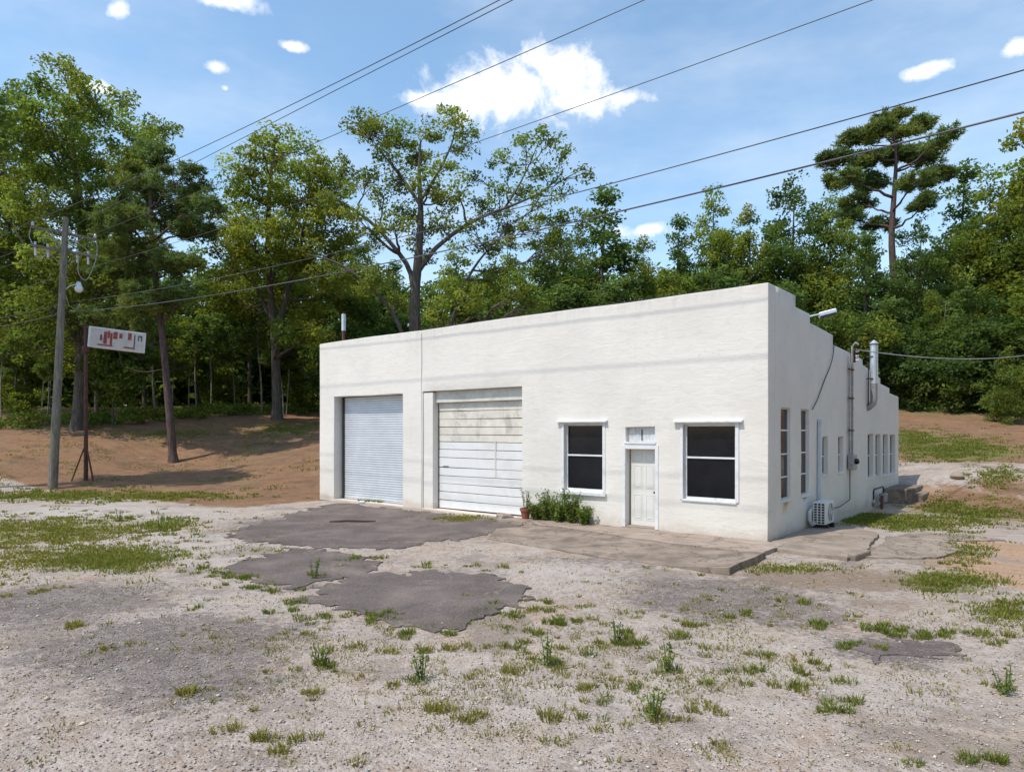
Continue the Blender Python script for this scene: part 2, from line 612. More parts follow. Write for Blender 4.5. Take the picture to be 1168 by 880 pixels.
def _phi(r2):
    return np.where(r2 > 1e-9, .5 * r2 * np.log(np.maximum(r2, 1e-9)), 0)


_n = len(ctl)
_K = _phi(((ctl[:, None, :2] - ctl[None, :, :2]) ** 2).sum(-1)) + np.eye(_n) * .8
_Q = np.c_[np.ones(_n), ctl[:, :2]]
_W = np.linalg.solve(np.block([[_K, _Q], [_Q.T, np.zeros((3, 3))]]), np.r_[ctl[:, 2], 0, 0, 0])


def sstep(x, a, b):
    t = np.clip((x - a) / (b - a), 0, 1)
    return t * t * (3 - 2 * t)


def terr(x, y):
    x = np.asarray(x, float)
    y = np.asarray(y, float)
    r = np.hypot(x, y)
    k = np.minimum(1, 105 / np.maximum(r, 1e-6))
    xx, yy = (x * k).ravel(), (y * k).ravel()
    z = np.empty_like(xx)
    for i in range(0, len(xx), 20000):
        a, b = xx[i:i + 20000], yy[i:i + 20000]
        r2 = (a[:, None] - ctl[None, :, 0]) ** 2 + (b[:, None] - ctl[None, :, 1]) ** 2
        z[i:i + 20000] = _phi(r2) @ _W[:_n] + _W[_n] + _W[_n + 1] * a + _W[_n + 2] * b
    z = z.reshape(x.shape)
    w = x * VY.x + y * VY.y
    far = sstep(r, 80, 150)
    z = z * (1 - far) + far * 7.5 * sstep(w, 10, 70)
    # the paved lot lies flat
    rel = np.stack([x - C0.x, y - C0.y], -1)
    lx = rel @ np.array([UX.x, UX.y])
    ly = rel @ np.array([VY.x, VY.y])
    lot = sstep(ly, 1.0, -2.0) * sstep(lx, -26, -20) * sstep(lx, 14, 8)
    return z * (1 - lot) + 0 * lot


def tz(x, y):
    return float(terr(np.array([x]), np.array([y]))[0])


def gp(px, py):
    """where the sight line through a surveyed point meets the ground"""
    d = np.arange(3, 110, .2)
    z = H + (HY - py) / F * d
    g = terr((px - CX) / F * d, d)
    i = np.argmax(z <= g)
    if z[i] > g[i]:
        i = len(d) - 1
    return Vector(((px - CX) / F * d[i], d[i], g[i]))


def blob(lst, X, Y):
    out = np.zeros_like(X)
    for px, py, rx, ry, s in lst:
        c = gp(px, py)
        n = gp(px, py + ry)
        f = gp(px, py - ry)
        hx = rx / F * c.y
        hy = max(.15, min((f.y - n.y) / 2, 14))
        q = ((X - c.x) / hx) ** 2 + ((Y - c.y) / hy) ** 2
        out = np.maximum(out, s * np.exp(-q * .7))
    return out


def uneven(X, Y):
    """small real unevenness of the ground"""
    X, Y = np.asarray(X, float), np.asarray(Y, float)
    v = np.array([noise.noise((x * .8, y * .8, 3)) * .6 + noise.noise((x * 2.3, y * 2.3, 7)) * .4 for x, y in zip(X.ravel(), Y.ravel())]).reshape(X.shape)
    return v * .026 * np.clip(np.hypot(X, Y) / 6, .4, 2.0)


def build_ground():
    na, nr = 760, 330
    ang = np.concatenate([np.linspace(-43, 43, 600), np.linspace(43, 317, 162)[1:-1]])
    rad = np.concatenate([np.geomspace(1.2, 70, 270), np.geomspace(70, 2200, 61)[1:]])
    ang = np.radians(ang)
    na, nr = len(ang), len(rad)
    rr, aa = np.meshgrid(rad, ang, indexing='ij')
    X = rr * np.sin(aa)
    Y = rr * np.cos(aa)
    Z = terr(X, Y)
    # small real unevenness
    under = (X - C0.x) * UX.x + (Y - C0.y) * UX.y
    underv = (X - C0.x) * VY.x + (Y - C0.y) * VY.y
    Z = Z + uneven(X, Y)
    lx, ly = under, underv
    A = {}
    A['asph'] = blob([(60, 690, 150, 30, .85), (190, 735, 190, 46, .85), (230, 775, 130, 42, .75), (330, 672, 70, 10, .6), (430, 604, 170, 17, .85),
                      (340, 597, 90, 9, .8), (560, 604, 60, 10, .6), (820, 680, 130, 28, .85), (900, 700, 100, 26, .7), (700, 640, 140, 14, .55), (1010, 742, 75, 24, .85),
                      (520, 655, 120, 16, .45), (290, 600, 60, 12, .5), (1020, 705, 60, 8, .4)], X, Y)
    strw = np.maximum(sstep(ly + .10 * np.clip(-lx - 17, 0, 40), -4.6, -3.2) * sstep(lx, -15.5, -17.6), sstep(ly, 18, 24))
    strw = np.maximum(strw, blob([(1090, 495, 110, 12, .8), (1115, 578, 90, 26, .75), (1100, 470, 140, 12, .9), (1150, 555, 60, 20, .65)], X, Y))
    strw = np.maximum(strw, sstep(ly, 8, 16) * sstep(lx, 3, 10) * .6)
    A['straw'] = strw
    A['clay'] = blob([(1150, 655, 60, 28, 1.), (1168, 630, 50, 18, 1.), (1130, 470, 60, 8, .5), (980, 850, 60, 20, .35), (470, 800, 60, 30, .35), (330, 820, 60, 30, .35), (100, 800, 70, 30, .3), (1060, 560, 30, 8, .6)], X, Y)
    A['green'] = np.maximum(blob([(90, 566, 190, 6, .8), (60, 605, 130, 22, .72), (130, 640, 90, 20, .75), (40, 650, 70, 14, .5), (330, 690, 60, 14, .5), (560, 710, 70, 14, .45),
                       (680, 735, 130, 30, .42), (1090, 515, 70, 14, .95), (1050, 500, 40, 10, .9), (1100, 585, 70, 16, .75), (1040, 600, 40, 8, .7), (1080, 670, 60, 14, .6),
                       (985, 595, 50, 8, .8), (220, 492, 80, 6, .55), (150, 505, 60, 6, .5), (330, 490, 60, 8, .7), (1100, 462, 100, 6, 1.), (1150, 700, 60, 14, .5), (900, 770, 80, 20, .35), (980, 650, 100, 8, .4)], X, Y), 0)
    A['pale'] = blob([(100, 585, 160, 9, .8), (230, 625, 130, 18, .7), (640, 800, 200, 40, .4), (1000, 800, 200, 40, .3), (1090, 545, 60, 6, 1.), (650, 655, 70, 10, .6), (220, 690, 100, 18, .4), (1070, 615, 80, 10, .7), (900, 760, 150, 30, .3)], X, Y)
    A['dirt'] = blob([(960, 662, 170, 16, .85), (1080, 635, 100, 20, .75), (1000, 690, 120, 16, .6), (450, 640, 150, 12, .5), (600, 640, 60, 8, .6), (570, 592, 60, 5, .7), (1080, 560, 70, 26, .6), (250, 577, 120, 4, .6), (960, 690, 90, 14, .5), (1040, 760, 130, 40, .4), (720, 655, 100, 8, .5)], X, Y)
    idx = np.arange(nr * na).reshape(nr, na)
    a, b = idx[:-1, :], idx[1:, :]
    f = np.stack([a, np.roll(a, -1, 1), np.roll(b, -1, 1), b], -1).reshape(-1, 4)[:, ::-1]
    v = np.stack([X, Y, Z], -1).reshape(-1, 3)
    me = np_mesh('ground', v, f, smooth=True)
    for k, arr in A.items():
        at = me.attributes.new(k, 'FLOAT', 'POINT')
        at.data.foreach_set('value', arr.astype(np.float32).ravel())
    # close the middle
    o = link('ground', me, M['ground'])
    bm = bmesh.new()
    bm.from_mesh(me)
    bm.verts.ensure_lookup_table()
    bm.faces.new([bm.verts[i] for i in range(na)])
    bm.to_mesh(me)
    bm.free()
    tag(o, 'gravel and broken asphalt lot rising to brown pine straw ground', 'ground', kind='structure')


build_ground()


def nzs(x, y, s=1., o=0.):
    return noise.noise((x * s, y * s, o))


def sheet(name, outline, th, mt, ragged=.06, step=.10, grid=.45, lift=0., tilt=None, label=None, cat=None, wob=.012, follow=1.):
    """a slab or patch lying on the ground: ragged outline, gently uneven top, real broken edge"""
    pts = []
    n = len(outline)
    for i in range(n):
        a, b = Vector(outline[i][:2]), Vector(outline[(i + 1) % n][:2])
        k = max(1, int((b - a).length / step))
        for j in range(k):
            p = a.lerp(b, j / k)
            o = ragged
            pts.append(Vector((p.x + o * (nzs(p.x, p.y, 1.3, 1) + .8 * nzs(p.x, p.y, 4.1, 9) + .5 * nzs(p.x, p.y, 11, 4)), p.y + o * (nzs(p.x, p.y, 1.3, 5) + .8 * nzs(p.x, p.y, 4.1, 3) + .5 * nzs(p.x, p.y, 11, 8)))))
    m = len(pts)
    edges = [(i, (i + 1) % m) for i in range(m)]
    xs, ys = [p.x for p in pts], [p.y for p in pts]
    allp = list(pts)
    x = min(xs)
    while x < max(xs):
        y = min(ys)
        while y < max(ys):
            q = Vector((x + random.uniform(-.1, .1), y + random.uniform(-.1, .1)))
            allp.append(q)
            y += grid
        x += grid
    vv, ee, ff, ov, oe, of = geometry.delaunay_2d_cdt(allp, edges, [], 1, 1e-5)
    bx, by = np.array([p.x for p in vv]), np.array([p.y for p in vv])
    base = terr(bx, by) + uneven(bx, by) * follow
    zz = [float(b) + (th if tilt is None else tilt(p)) + lift + wob * nzs(p.x, p.y, 1.7, 2) for b, p in zip(base, vv)]
    bm = bmesh.new()
    bv = [bm.verts.new((p.x, p.y, z)) for p, z in zip(vv, zz)]
    for f in ff:
        try:
            bm.faces.new([bv[i] for i in f])
        except ValueError:
            pass
    for v in [v for v in bm.verts if not v.link_faces]:
        bm.verts.remove(v)
    bmesh.ops.recalc_face_normals(bm, faces=bm.faces[:])
    if sum(f.normal.z for f in bm.faces) < 0:
        bmesh.ops.reverse_faces(bm, faces=bm.faces[:])
    be = [e for e in bm.edges if e.is_boundary]
    r = bmesh.ops.extrude_edge_only(bm, edges=be)
    for v in [g for g in r['geom'] if isinstance(g, bmesh.types.BMVert)]:
        v.co.z -= .24
        v.co.x += .02 * nzs(v.co.x, v.co.y, 9, 1)
        v.co.y += .02 * nzs(v.co.x, v.co.y, 9, 6)
    me = bpy.data.meshes.new(name)
    bm.to_mesh(me)
    bm.free()
    o = link(name, me, mt)
    return tag(o, label, cat, kind='structure')


def gpx(l):
    return [tuple(gp(x, y)[:2]) for x, y in l]


def bxy(l):
    return [tuple(B(x, y)[:2]) for x, y in l]


# broken asphalt plates lying a little proud of the gravel
sheet('asphalt_patch', gpx([(352, 680), (372, 668), (418, 655), (500, 652), (572, 660), (600, 676), (586, 692), (556, 706), (528, 716), (500, 726), (462, 720), (428, 710), (392, 698)]),
      .022, M['asphalt'], .36, step=.06, label='large dark asphalt patch in the middle of the gravel lot', cat='asphalt patch')
sheet('asphalt_patch', gpx([(250, 655), (285, 640), (330, 626), (372, 630), (426, 640), (440, 650), (398, 660), (340, 668), (290, 666)]),
      .020, M['asphalt'], .36, step=.06, label='dark asphalt patch left of the large one, nearer the garage doors', cat='asphalt patch')
sheet('asphalt_patch', gpx([(255, 610), (330, 588), (385, 574), (470, 583), (560, 592), (590, 600), (540, 612), (470, 624), (400, 628), (330, 622), (285, 620)]),
      .018, M['asphalt'], .36, step=.06, label='worn grey asphalt drive in front of the two garage doors', cat='asphalt patch')
sheet('asphalt_patch', gpx([(968, 740), (1000, 728), (1050, 730), (1072, 740), (1052, 754), (1010, 760), (978, 752)]),
      .016, M['asphalt'], .36, step=.06, label='small asphalt patch at the right of the lot', cat='asphalt patch')

# concrete along the front and side
sheet('walkway', bxy([(.42, -.04), (.45, -1.75), (-2.5, -1.55), (-5.6, -1.05), (-7.5, -.75), (-7.25, -.02), (-3, -.02)]), .085, M['conc_pink'], .035,
      label='worn pinkish concrete walk along the foot of the front wall', cat='walkway')


def apr(p):
    lx, ly = BL((p.x, p.y, 0))
    t = max(0, min(1, (.6 - lx) / 1.5))
    b = max(0, min(1, (-ly - 1.3) / 2.3))
    return .13 * (1 - t) ** 1.4 + .018 + .05 * (1 - b) * t


sheet('concrete_apron', bxy([(.56, -1.80), (.60, -3.85), (-2.2, -3.75), (-5.5, -3.45), (-6.3, -2.2), (-5.7, -1.10), (-2.5, -1.60)]), .12, M['conc_dark'], .022, tilt=apr, wob=.006, follow=.3,
      label='stained concrete apron slab with a broken raised right end', cat='slab')
sheet('side_slab', bxy([(.06, .1), (.5, -.9), (1.9, -1.0), (2.0, .2), (1.75, 2.6), (.9, 4.3), (.06, 4.4)]), .075, M['conc'], .05,
      label='flat concrete slab beside the shaded right corner of the building', cat='slab')
sheet('side_slab', bxy([(2.1, -.5), (3.3, .2), (3.55, 1.6), (3.0, 2.9), (1.95, 2.7), (2.1, 1.0)]), .04, M['conc'], .07,
      label='sunken cracked concrete slab lying in the sun off the building corner', cat='slab')
sheet('side_slab', bxy([(2.2, 3.1), (3.4, 3.0), (4.2, 3.9), (3.2, 4.7), (2.3, 4.2)]), .025, M['conc'], .09,
      label='small pale concrete remnant in the grass beyond the cracked slab', cat='slab')

# ------------------------------------------------------------------ the building
bld = empty('garage_building', C0, BANG, label='white stucco garage building with stepped side parapet and two vehicle doors', cat='building')
LW, DW, TH = 17.1, 15.6, .50                    # length of the front, depth of the side, wall thickness


def wob(p, amp=.011):
    q = Vector(p)
    n = noise.noise_vector(q * .55) * 1.2 + noise.noise_vector(q * 1.9) * .5
    return q + n * amp


def wall(name, a0, a1, top, holes, place, extra=(), st=.42, parent=bld, mt=None):
    """a wall in the (a, z) plane with real openings; place(a, depth, z) maps to the building frame;
    top: list of (a, z) from a0 to a1, with doubled a where the parapet steps"""
    def top_at(a, side):
        for (p, zp), (q, zq) in zip(top[:-1], top[1:]):
            if q - p < 1e-6: continue
            if (p - 1e-6 <= a < q - 1e-6 and side > 0) or (p + 1e-6 < a <= q + 1e-6 and side < 0):
                return zp + (zq - zp) * (a - p) / (q - p)
    zb = -.25
    As = {round(a0, 4), round(a1, 4)} | {round(x, 4) for h in holes for x in h[:2]} | {round(p[0], 4) for p in top} | set(extra)
    As = sorted(As)
    full = []
    for p, q in zip(As[:-1], As[1:]):
        k = max(1, round((q - p) / st))
        full += [p + (q - p) * i / k for i in range(k)]
    full.append(As[-1])
    Zs = sorted({round(z, 4) for h in holes for z in h[2:4]} | {zb})
    bm = bmesh.new()
    cache = {}

    def V(a, d, z):
        k = (round(a, 4), round(d, 4), round(z, 4))
        if k not in cache:
            cache[k] = bm.verts.new(wob(place(a, d, z)))
        return cache[k]

    def face(*vs):
        vs = list(dict.fromkeys(vs))
        if len(vs) > 2:
            try: bm.faces.new(vs)
            except ValueError: pass
    zl = []
    zz = Zs + [min(z for _, z in top) - .02]
    for p, q in zip(zz[:-1], zz[1:]):
        k = max(1, round((q - p) / st))
        zl += [p + (q - p) * i / k for i in range(k)]
    zl.append(zz[-1])

    def solid(am, zm):
        return not any(h[0] < am < h[1] and h[2] < zm < h[3] for h in holes)
    for i, (p, q) in enumerate(zip(full[:-1], full[1:])):
        am = (p + q) / 2
        tp, tq = top_at(p, 1), top_at(q, -1)
        rows = list(zip(zl[:-1], zl[1:]))
        for za, zb2 in rows:
            zm = (za + zb2) / 2
            if not solid(am, zm):
                continue
            face(V(p, 0, za), V(q, 0, za), V(q, 0, zb2), V(p, 0, zb2))
            face(V(p, TH, za), V(p, TH, zb2), V(q, TH, zb2), V(q, TH, za))
        # top piece
        z0 = zl[-1]
        k = max(1, round((max(tp, tq) - z0) / st))
        for j in range(k):
            f0, f1 = j / k, (j + 1) / k
            pa, pb, qa, qb = z0 + (tp - z0) * f0, z0 + (tp - z0) * f1, z0 + (tq - z0) * f0, z0 + (tq - z0) * f1
            face(V(p, 0, pa), V(q, 0, qa), V(q, 0, qb), V(p, 0, pb))
            face(V(p, TH, pa), V(p, TH, pb), V(q, TH, qb), V(q, TH, qa))
        face(V(p, 0, tp), V(q, 0, tq), V(q, TH, tq), V(p, TH, tp))
        # step in the parapet
        if i + 2 < len(full):
            tn = top_at(q, 1)
            if abs(tn - tq) > 1e-4:
                face(V(q, 0, tn), V(q, 0, tq), V(q, TH, tq), V(q, TH, tn))
    for e in (a0, a1):
        t = top_at(e, 1 if e == a0 else -1)
        zc = zl + [t]
        for p, q in zip(zc[:-1], zc[1:]):
            face(V(e, 0, p), V(e, 0, q), V(e, TH, q), V(e, TH, p))
    for h in holes:
        zc = [z for z in zl if h[2] - 1e-4 <= z <= h[3] + 1e-4]
        ac = [a for a in full if h[0] - 1e-4 <= a <= h[1] + 1e-4]
        for p, q in zip(zc[:-1], zc[1:]):
            face(V(h[0], 0, p), V(h[0], TH, p), V(h[0], TH, q), V(h[0], 0, q))
            face(V(h[1], 0, p), V(h[1], 0, q), V(h[1], TH, q), V(h[1], TH, p))
        for p, q in zip(ac[:-1], ac[1:]):
            face(V(p, 0, h[2]), V(q, 0, h[2]), V(q, TH, h[2]), V(p, TH, h[2]))
            face(V(p, 0, h[3]), V(p, TH, h[3]), V(q, TH, h[3]), V(q, 0, h[3]))
    bmesh.ops.recalc_face_normals(bm, faces=bm.faces[:])
    sharp = [e for e in bm.edges if len(e.link_faces) == 2 and e.calc_face_angle(0) > R(50)]
    bmesh.ops.bevel(bm, geom=sharp, offset=.014, segments=2, affect='EDGES', profile=.6)
    me = bpy.data.meshes.new(name)
    bm.to_mesh(me)
    bm.free()
    me.polygons.foreach_set('use_smooth', [True] * len(me.polygons))
    me.update()
    return link(name, me, mt or M['stucco'], parent)


front_top = [(-17.1, 5.95), (-14, 5.98), (-11.43, 5.96), (-8, 5.99), (-4, 5.97), (0, 6.0)]
front_holes = [(-16.2, -12.36, .03, 3.88), (-11.38, -7.16, .03, 3.91), (-5.66, -4.40, .95, 2.80), (-2.08, -.76, .92, 2.77),
               (-3.70, -2.85, .09, 2.13), (-3.70, -2.85, 2.31, 2.71)]
wall('front_wall', -LW, 0, front_top, front_holes, lambda a, d, z: (a, d, z))
side_top = [(TH, 6.0), (2.03, 6.01), (2.03, 5.73), (3.3, 5.71), (3.3, 5.49), (5.57, 5.40), (5.57, 5.12), (7.4, 5.07), (9.36, 5.0), (9.36, 4.82), (10.9, 4.68), (12.16, 4.52), (12.16, 4.33),
            (13.74, 4.25), (13.74, 4.06), (DW, 3.98)]
side_holes = [(.93, 1.68, .94, 3.17), (2.53, 3.22, .94, 3.17), (4.48, 5.07, 1.38, 2.44), (6.18, 6.80, 1.36, 2.44),
              (10.1, 11.0, .97, 2.50), (11.35, 12.22, .96, 2.48), (12.6, 13.5, .95, 2.47), (13.88, 14.95, .93, 2.45)]
wall('side_wall', TH, DW, side_top, side_holes, lambda a, d, z: (-d, a, z), extra=())
wall('far_side_wall', TH, DW, side_top, [], lambda a, d, z: (-LW + d, a, z))
wall('rear_wall', -LW + TH, -TH, [(-LW + TH, 3.97), (-TH, 3.98)], [], lambda a, d, z: (a, DW - d, z))
m = MB()
m.add([(-LW + TH, TH, 5.45), (-TH, TH, 5.45), (-TH, 5.5, 4.85), (-LW + TH, 5.5, 4.85), (-LW + TH, DW - TH, 3.6), (-TH, DW - TH, 3.6)], [(0, 1, 2, 3), (3, 2, 5, 4)])
m.build('roof', M['roof'], bld)
m = MB()                                          # black felt strip along the top of the front parapet
xs = np.linspace(-11.4, -.6, 28)
for a, b in zip(xs[:-1], xs[1:]):
    za, zb = 5.985 + .012 * nzs(a, 0, 1.3), 5.985 + .012 * nzs(b, 0, 1.3)
    m.add([(a, .012, za), (b, .012, zb), (b, TH + .03, zb + .01), (a, TH + .03, za + .01), (a, .012, za + .022), (b, .012, zb + .022), (b, TH + .03, zb + .035), (a, TH + .03, za + .035)],
          [(0, 3, 2, 1), (4, 5, 6, 7), (0, 1, 5, 4), (2, 3, 7, 6)])
m.build('coping_strip', M['cap'], bld)

# movement joint up the front
m = MB()
pj = [(-11.43 + .012 * nzs(0, z, 1.1), -.006, z) for z in np.arange(.05, 5.96, .2)]
m.tube(pj, .011, 5)
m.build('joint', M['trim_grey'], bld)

# rolling door
rd = MB().box(-16.14, -16.04, .35, .44, .04, 3.87).build('rolling_door', M['dark'], bld, .006)
MB().box(-12.44, -12.37, .35, .44, .04, 3.87).build('guide_rail', M['grey_metal'], rd, .006)
m = MB()
n_s = 44
for i in range(n_s):
    z0 = .10 + i * (3.76 / n_s)
    hgt = 3.76 / n_s
    prof = [(0, 0), (-.020, .012), (-.026, hgt * .45), (-.018, hgt * .78), (0, hgt * .86), (.004, hgt)]
    v = []
    for x in (-16.05, -12.43):
        v += [(x, .40 + dy, z0 + dz) for dy, dz in prof]
    k = len(prof)
    m.add(v, [(j, k + j, k + j + 1, j + 1) for j in range(k - 1)])
tag(m.build('slat_curtain', M['slat'], rd, 0, 40), kind='stuff')
MB().box(-16.05, -12.43, .365, .405, .045, .13).build('bottom_bar', M['galv'], rd, .006)

# sectional door behind a lintel board and a pier
MB().box(-11.375, -10.93, .035, .30, -.1, 3.88).build('pier', M['stucco'], bld, .02)
MB().box(-10.925, -7.165, .17, .29, 3.53, 3.905).build('lintel_board', M['lintel'], bld, .012)
sd = MB().box(-10.925, -7.165, .325, .335, .05, 3.55).build('sectional_door', M['dark'], bld)
zs = [.06, .33, .60, .87, 1.13, 1.40, 1.72, 1.99, 2.24, 2.47, 2.72, 2.98, 3.24, 3.53]
for i in range(13):
    x0, x1 = -10.91, -7.17
    p = MB()
    p.box(x0, x1, .285 + .012 * random.random(), .322, zs[i] + .012, zs[i + 1] - .006)
    tl = random.uniform(-.004, .004)
    p.v = [(x, y, z + tl * (x + 9)) for x, y, z in p.v]
    p.build('panel', M['panel_white'] if i < 8 else M['panel_old'], sd, .008)
MB().box(-8.45, -8.41, .272, .29, 1.2, 2.3).build('lock_bar', M['panel_old'], sd)
MB().box(-10.7, -10.45, .27, .29, 1.42, 1.47).build('handle', M['grey_metal'], sd, .01)


def front_window(x0, x1, z0, z1, rail, hood, sill):
    w = MB()
    y = .10
    w.box(x0 + .005, x0 + .05, y, y + .06, z0, z1).box(x1 - .05, x1 - .005, y, y + .06, z0, z1)
    w.box(x0 + .05, x1 - .05, y, y + .06, z1 - .05, z1).box(x0 + .05, x1 - .05, y, y + .06, z0, z0 + .06)
    f = w.build('window', M['trim'], bld, .005)
    MB().box(x0 + .05, x1 - .05, y + .035, y + .045, z0 + .06, rail - .02).build('pane', M['glass'], f)
    MB().box(x0 + .05, x1 - .05, y + .042, y + .052, rail + .02, z1 - .05).build('pane', M['glass'], f)
    MB().box(x0 + .05, x1 - .05, y - .004, y + .05, rail - .022, rail + .022).build('meeting_rail', M['trim'], f, .005)
    t = MB()
    t.box(x0 - .075, x0, -.022, .04, z0 - .01, z1 + .05).box(x1, x1 + .085, -.022, .04, z0 - .01, z1 + .05).box(x0, x1, -.022, .04, z1, z1 + .05)
    t.build('casing', M['trim'], f, .006)
    h = MB()
    h.box(hood[0], hood[1], -.10, .02, z1 + .075, z1 + .115)
    h.v = [(a, b, c - (.035 if b < 0 else 0) + .006 * nzs(a, 0, 4)) for a, b, c in h.v]
    h.build('hood', M['trim'], f, .005)
    if sill:
        s = MB().box(x0 - .15, x1 + .12, -.085, .10, z0 - .085, z0 - .004)
        s.v = [(a, b, c - (.02 if b < 0 else 0)) for a, b, c in s.v]
        s.build('sill', M['trim'], f, .008)
    else:
        MB().box(x0 - .03, x1 + .03, -.03, .10, z0 - .05, z0 - .004).build('sill', M['trim'], f, .008)
    return f


front_window(-5.66, -4.40, .95, 2.80, 1.93, (-5.88, -4.24), True)
front_window(-2.08, -.76, .92, 2.77, 1.95, (-2.32, -.57), False)

# entry door: six raised panels, casing, transom
ed = MB().box(-3.66, -2.86, .20, .245, .13, 2.12).build('entry_door', M['door'], bld, .004)
for (x0, x1) in ((-3.56, -3.31), (-3.21, -2.96)):
    for (z0, z1) in ((1.80, 2.02), (1.10, 1.70), (.28, .94)):
        q = MB()
        q.box(x0, x1, .193, .2, z1 - .015, z1).box(x0, x1, .193, .2, z0, z0 + .015).box(x0, x0 + .015, .193, .2, z0 + .015, z1 - .015).box(x1 - .015, x1, .193, .2, z0 + .015, z1 - .015)
        q.box(x0 + .04, x1 - .04, .190, .2, z0 + .04, z1 - .04)
        q.build('door_panel', M['door'], ed, .003)
Mk = Matrix.Translation((-2.93, .2, 1.02)) @ Matrix.Rotation(R(90), 4, 'X')
MB().lathe([(.03, 0), (.03, .012), (.012, .02), (.012, .045), (.03, .055), (.033, .075), (.02, .09)], 12, Mk).build('knob', M['brass'], ed, 0, 40)
Mk = Matrix.Translation((-2.93, .2, 1.22)) @ Matrix.Rotation(R(90), 4, 'X')
MB().lathe([(.028, 0), (.028, .015), (.018, .03)], 12, Mk).build('deadbolt', M['brass'], ed, 0, 40)
t = MB()
t.box(-3.80, -3.705, -.02, .03, .09, 2.24).box(-2.845, -2.75, -.02, .03, .09, 2.24).box(-3.705, -2.845, -.02, .03, 2.135, 2.24)
t.build('casing', M['trim'], ed, .006)
MB().box(-3.69, -2.855, .0, .26, .045, .125).build('threshold', M['conc_pink'], ed, .01)
tr = MB().box(-3.69, -2.86, .13, .16, 2.32, 2.70).build('transom', M['trim'], bld)
tr_m = MB()
for i in range(20):
    x = -3.67 + i * .041
    tr_m.box(x, x + .022, .115, .13, 2.33, 2.69)
tag(tr_m.build('ribbed_sheet', M['trim'], tr), kind='stuff')
MB().box(-3.29, -3.265, .10, .114, 2.36, 2.64).build('tape_strip', M['dark'], tr)
MB().box(-3.73, -2.82, -.035, .12, 2.262, 2.318).build('ledge', M['trim'], tr, .008)


def side_window(y0, y1, z0, z1, cols, rails, deep=.07):
    w = MB()
    x = -deep
    e = .035
    w.box(x - .05, x, y0 + .004, y0 + e, z0, z1).box(x - .05, x, y1 - e, y1 - .004, z0, z1)
    w.box(x - .05, x, y0 + e, y1 - e, z1 - e, z1).box(x - .05, x, y0 + e, y1 - e, z0, z0 + e)
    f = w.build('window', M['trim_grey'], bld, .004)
    zz = [z0 + e] + list(rails) + [z1 - e]
    for i, r in enumerate(rails):
        MB().box(x - .05, x + .006, y0 + e, y1 - e, r - .018, r + .018).build('glazing_bar', M['trim'], f, .003)
    for a, b in zip(zz[:-1], zz[1:]):
        MB().box(x - .03, x - .022, y0 + e, y1 - e, a + .01, b - .01).build('pane', M['glass'], f)
    MB().box(-.06, .03, y0 - .04, y1 + .04, z0 - .06, z0 - .005).build('sill', M['stucco'], f, .01)
    return f


side_window(.93, 1.68, .94, 3.17, 1, (1.48, 2.04, 2.62))
side_window(2.53, 3.22, .94, 3.17, 1, (1.48, 2.04, 2.62))
side_window(4.48, 5.07, 1.38, 2.44, 1, (1.88,), .10)
side_window(6.18, 6.80, 1.36, 2.44, 1, (1.88,), .10)
for a, b, c, d in side_holes[4:]:
    side_window(a, b, c, d, 1, ((c + d) / 2,), .12)

# ------------------------------------------------------------------ things on and by the side wall
def bthing(name, x, y, z, **kw):
    p = B(x, y, z)
    return empty(name, p, BANG, **kw)


# mini-split condenser
ac = bthing('air_conditioner', .30, 3.05, tz(*B(.3, 3.3)[:2]) + .08, label='white air conditioner condenser on the ground against the shaded side wall', cat='air conditioner')
MB().box(-.16, .16, .01, .80, .10, .68).build('cabinet', M['ac'], ac, .015)
MB().box(-.145, .145, .004, .012, .12, .66).build('coil', M['dark'], ac)
g = MB()
for i in range(4):
    x = -.14 + i * .0933
    g.box(x - .011, x + .011, -.014, .004, .11, .67)
for i in range(9):
    z = .115 + i * .0675
    g.box(-.14, .14, -.010, .003, z - .008, z + .008)
g.build('end_grille', M['ac'], ac)
Mf = Matrix.Translation((.165, .46, .40)) @ Matrix.Rotation(R(90), 4, 'Y')
MB().lathe([(.235, -.004), (.235, .004), (.0, .004)], 28, Mf).build('fan_opening', M['dark'], ac)
fg = MB()
for r in (.05, .1, .15, .2, .24):
    fg.tube([(.178, .46 + r * math.cos(a), .40 + r * math.sin(a)) for a in np.linspace(0, 2 * math.pi, 25)], .005, 5, False)
for k in range(6):
    a = k * math.pi / 3
    fg.tube([(.178, .46, .40), (.178, .46 + .24 * math.cos(a), .40 + .24 * math.sin(a))], .005, 5)
fg.build('fan_guard', M['ac'], ac)
for y in (.12, .68):
    MB().box(-.2, .2, y - .04, y + .04, -.05, .10).build('foot', M['dark'], ac, .01)
MB().tube([(-.05, .80, .3), (-.05, .88, .3), (-.05, .90, .15), (.05, .98, .06)], .03, 8).build('valve_pipe', M['duct'], ac, 0, 40)

# line-set cover running down the wall to the condenser
lc = bthing('line_cover', .03, 3.96, .6, label='pale blue plastic line cover running down the side wall', cat='pipe cover')
MB().box(0, .075, -.05, .05, .06, 2.22).build('channel', M['duct'], lc, .012)
MB().box(-.005, .095, -.065, .065, 2.2, 2.32).build('end_cap', M['duct'], lc, .02)
MB().tube([(.04, 0, .1), (.06, -.25, .0), (.06, -.85, -.06), (.06, -1.02, -.12), (.07, -1.05, -.32), (.1, -.96, -.45), (.2, -.82, -.38)], .048, 8).build('elbow_pipe', M['trim_grey'], lc, 0, 50)

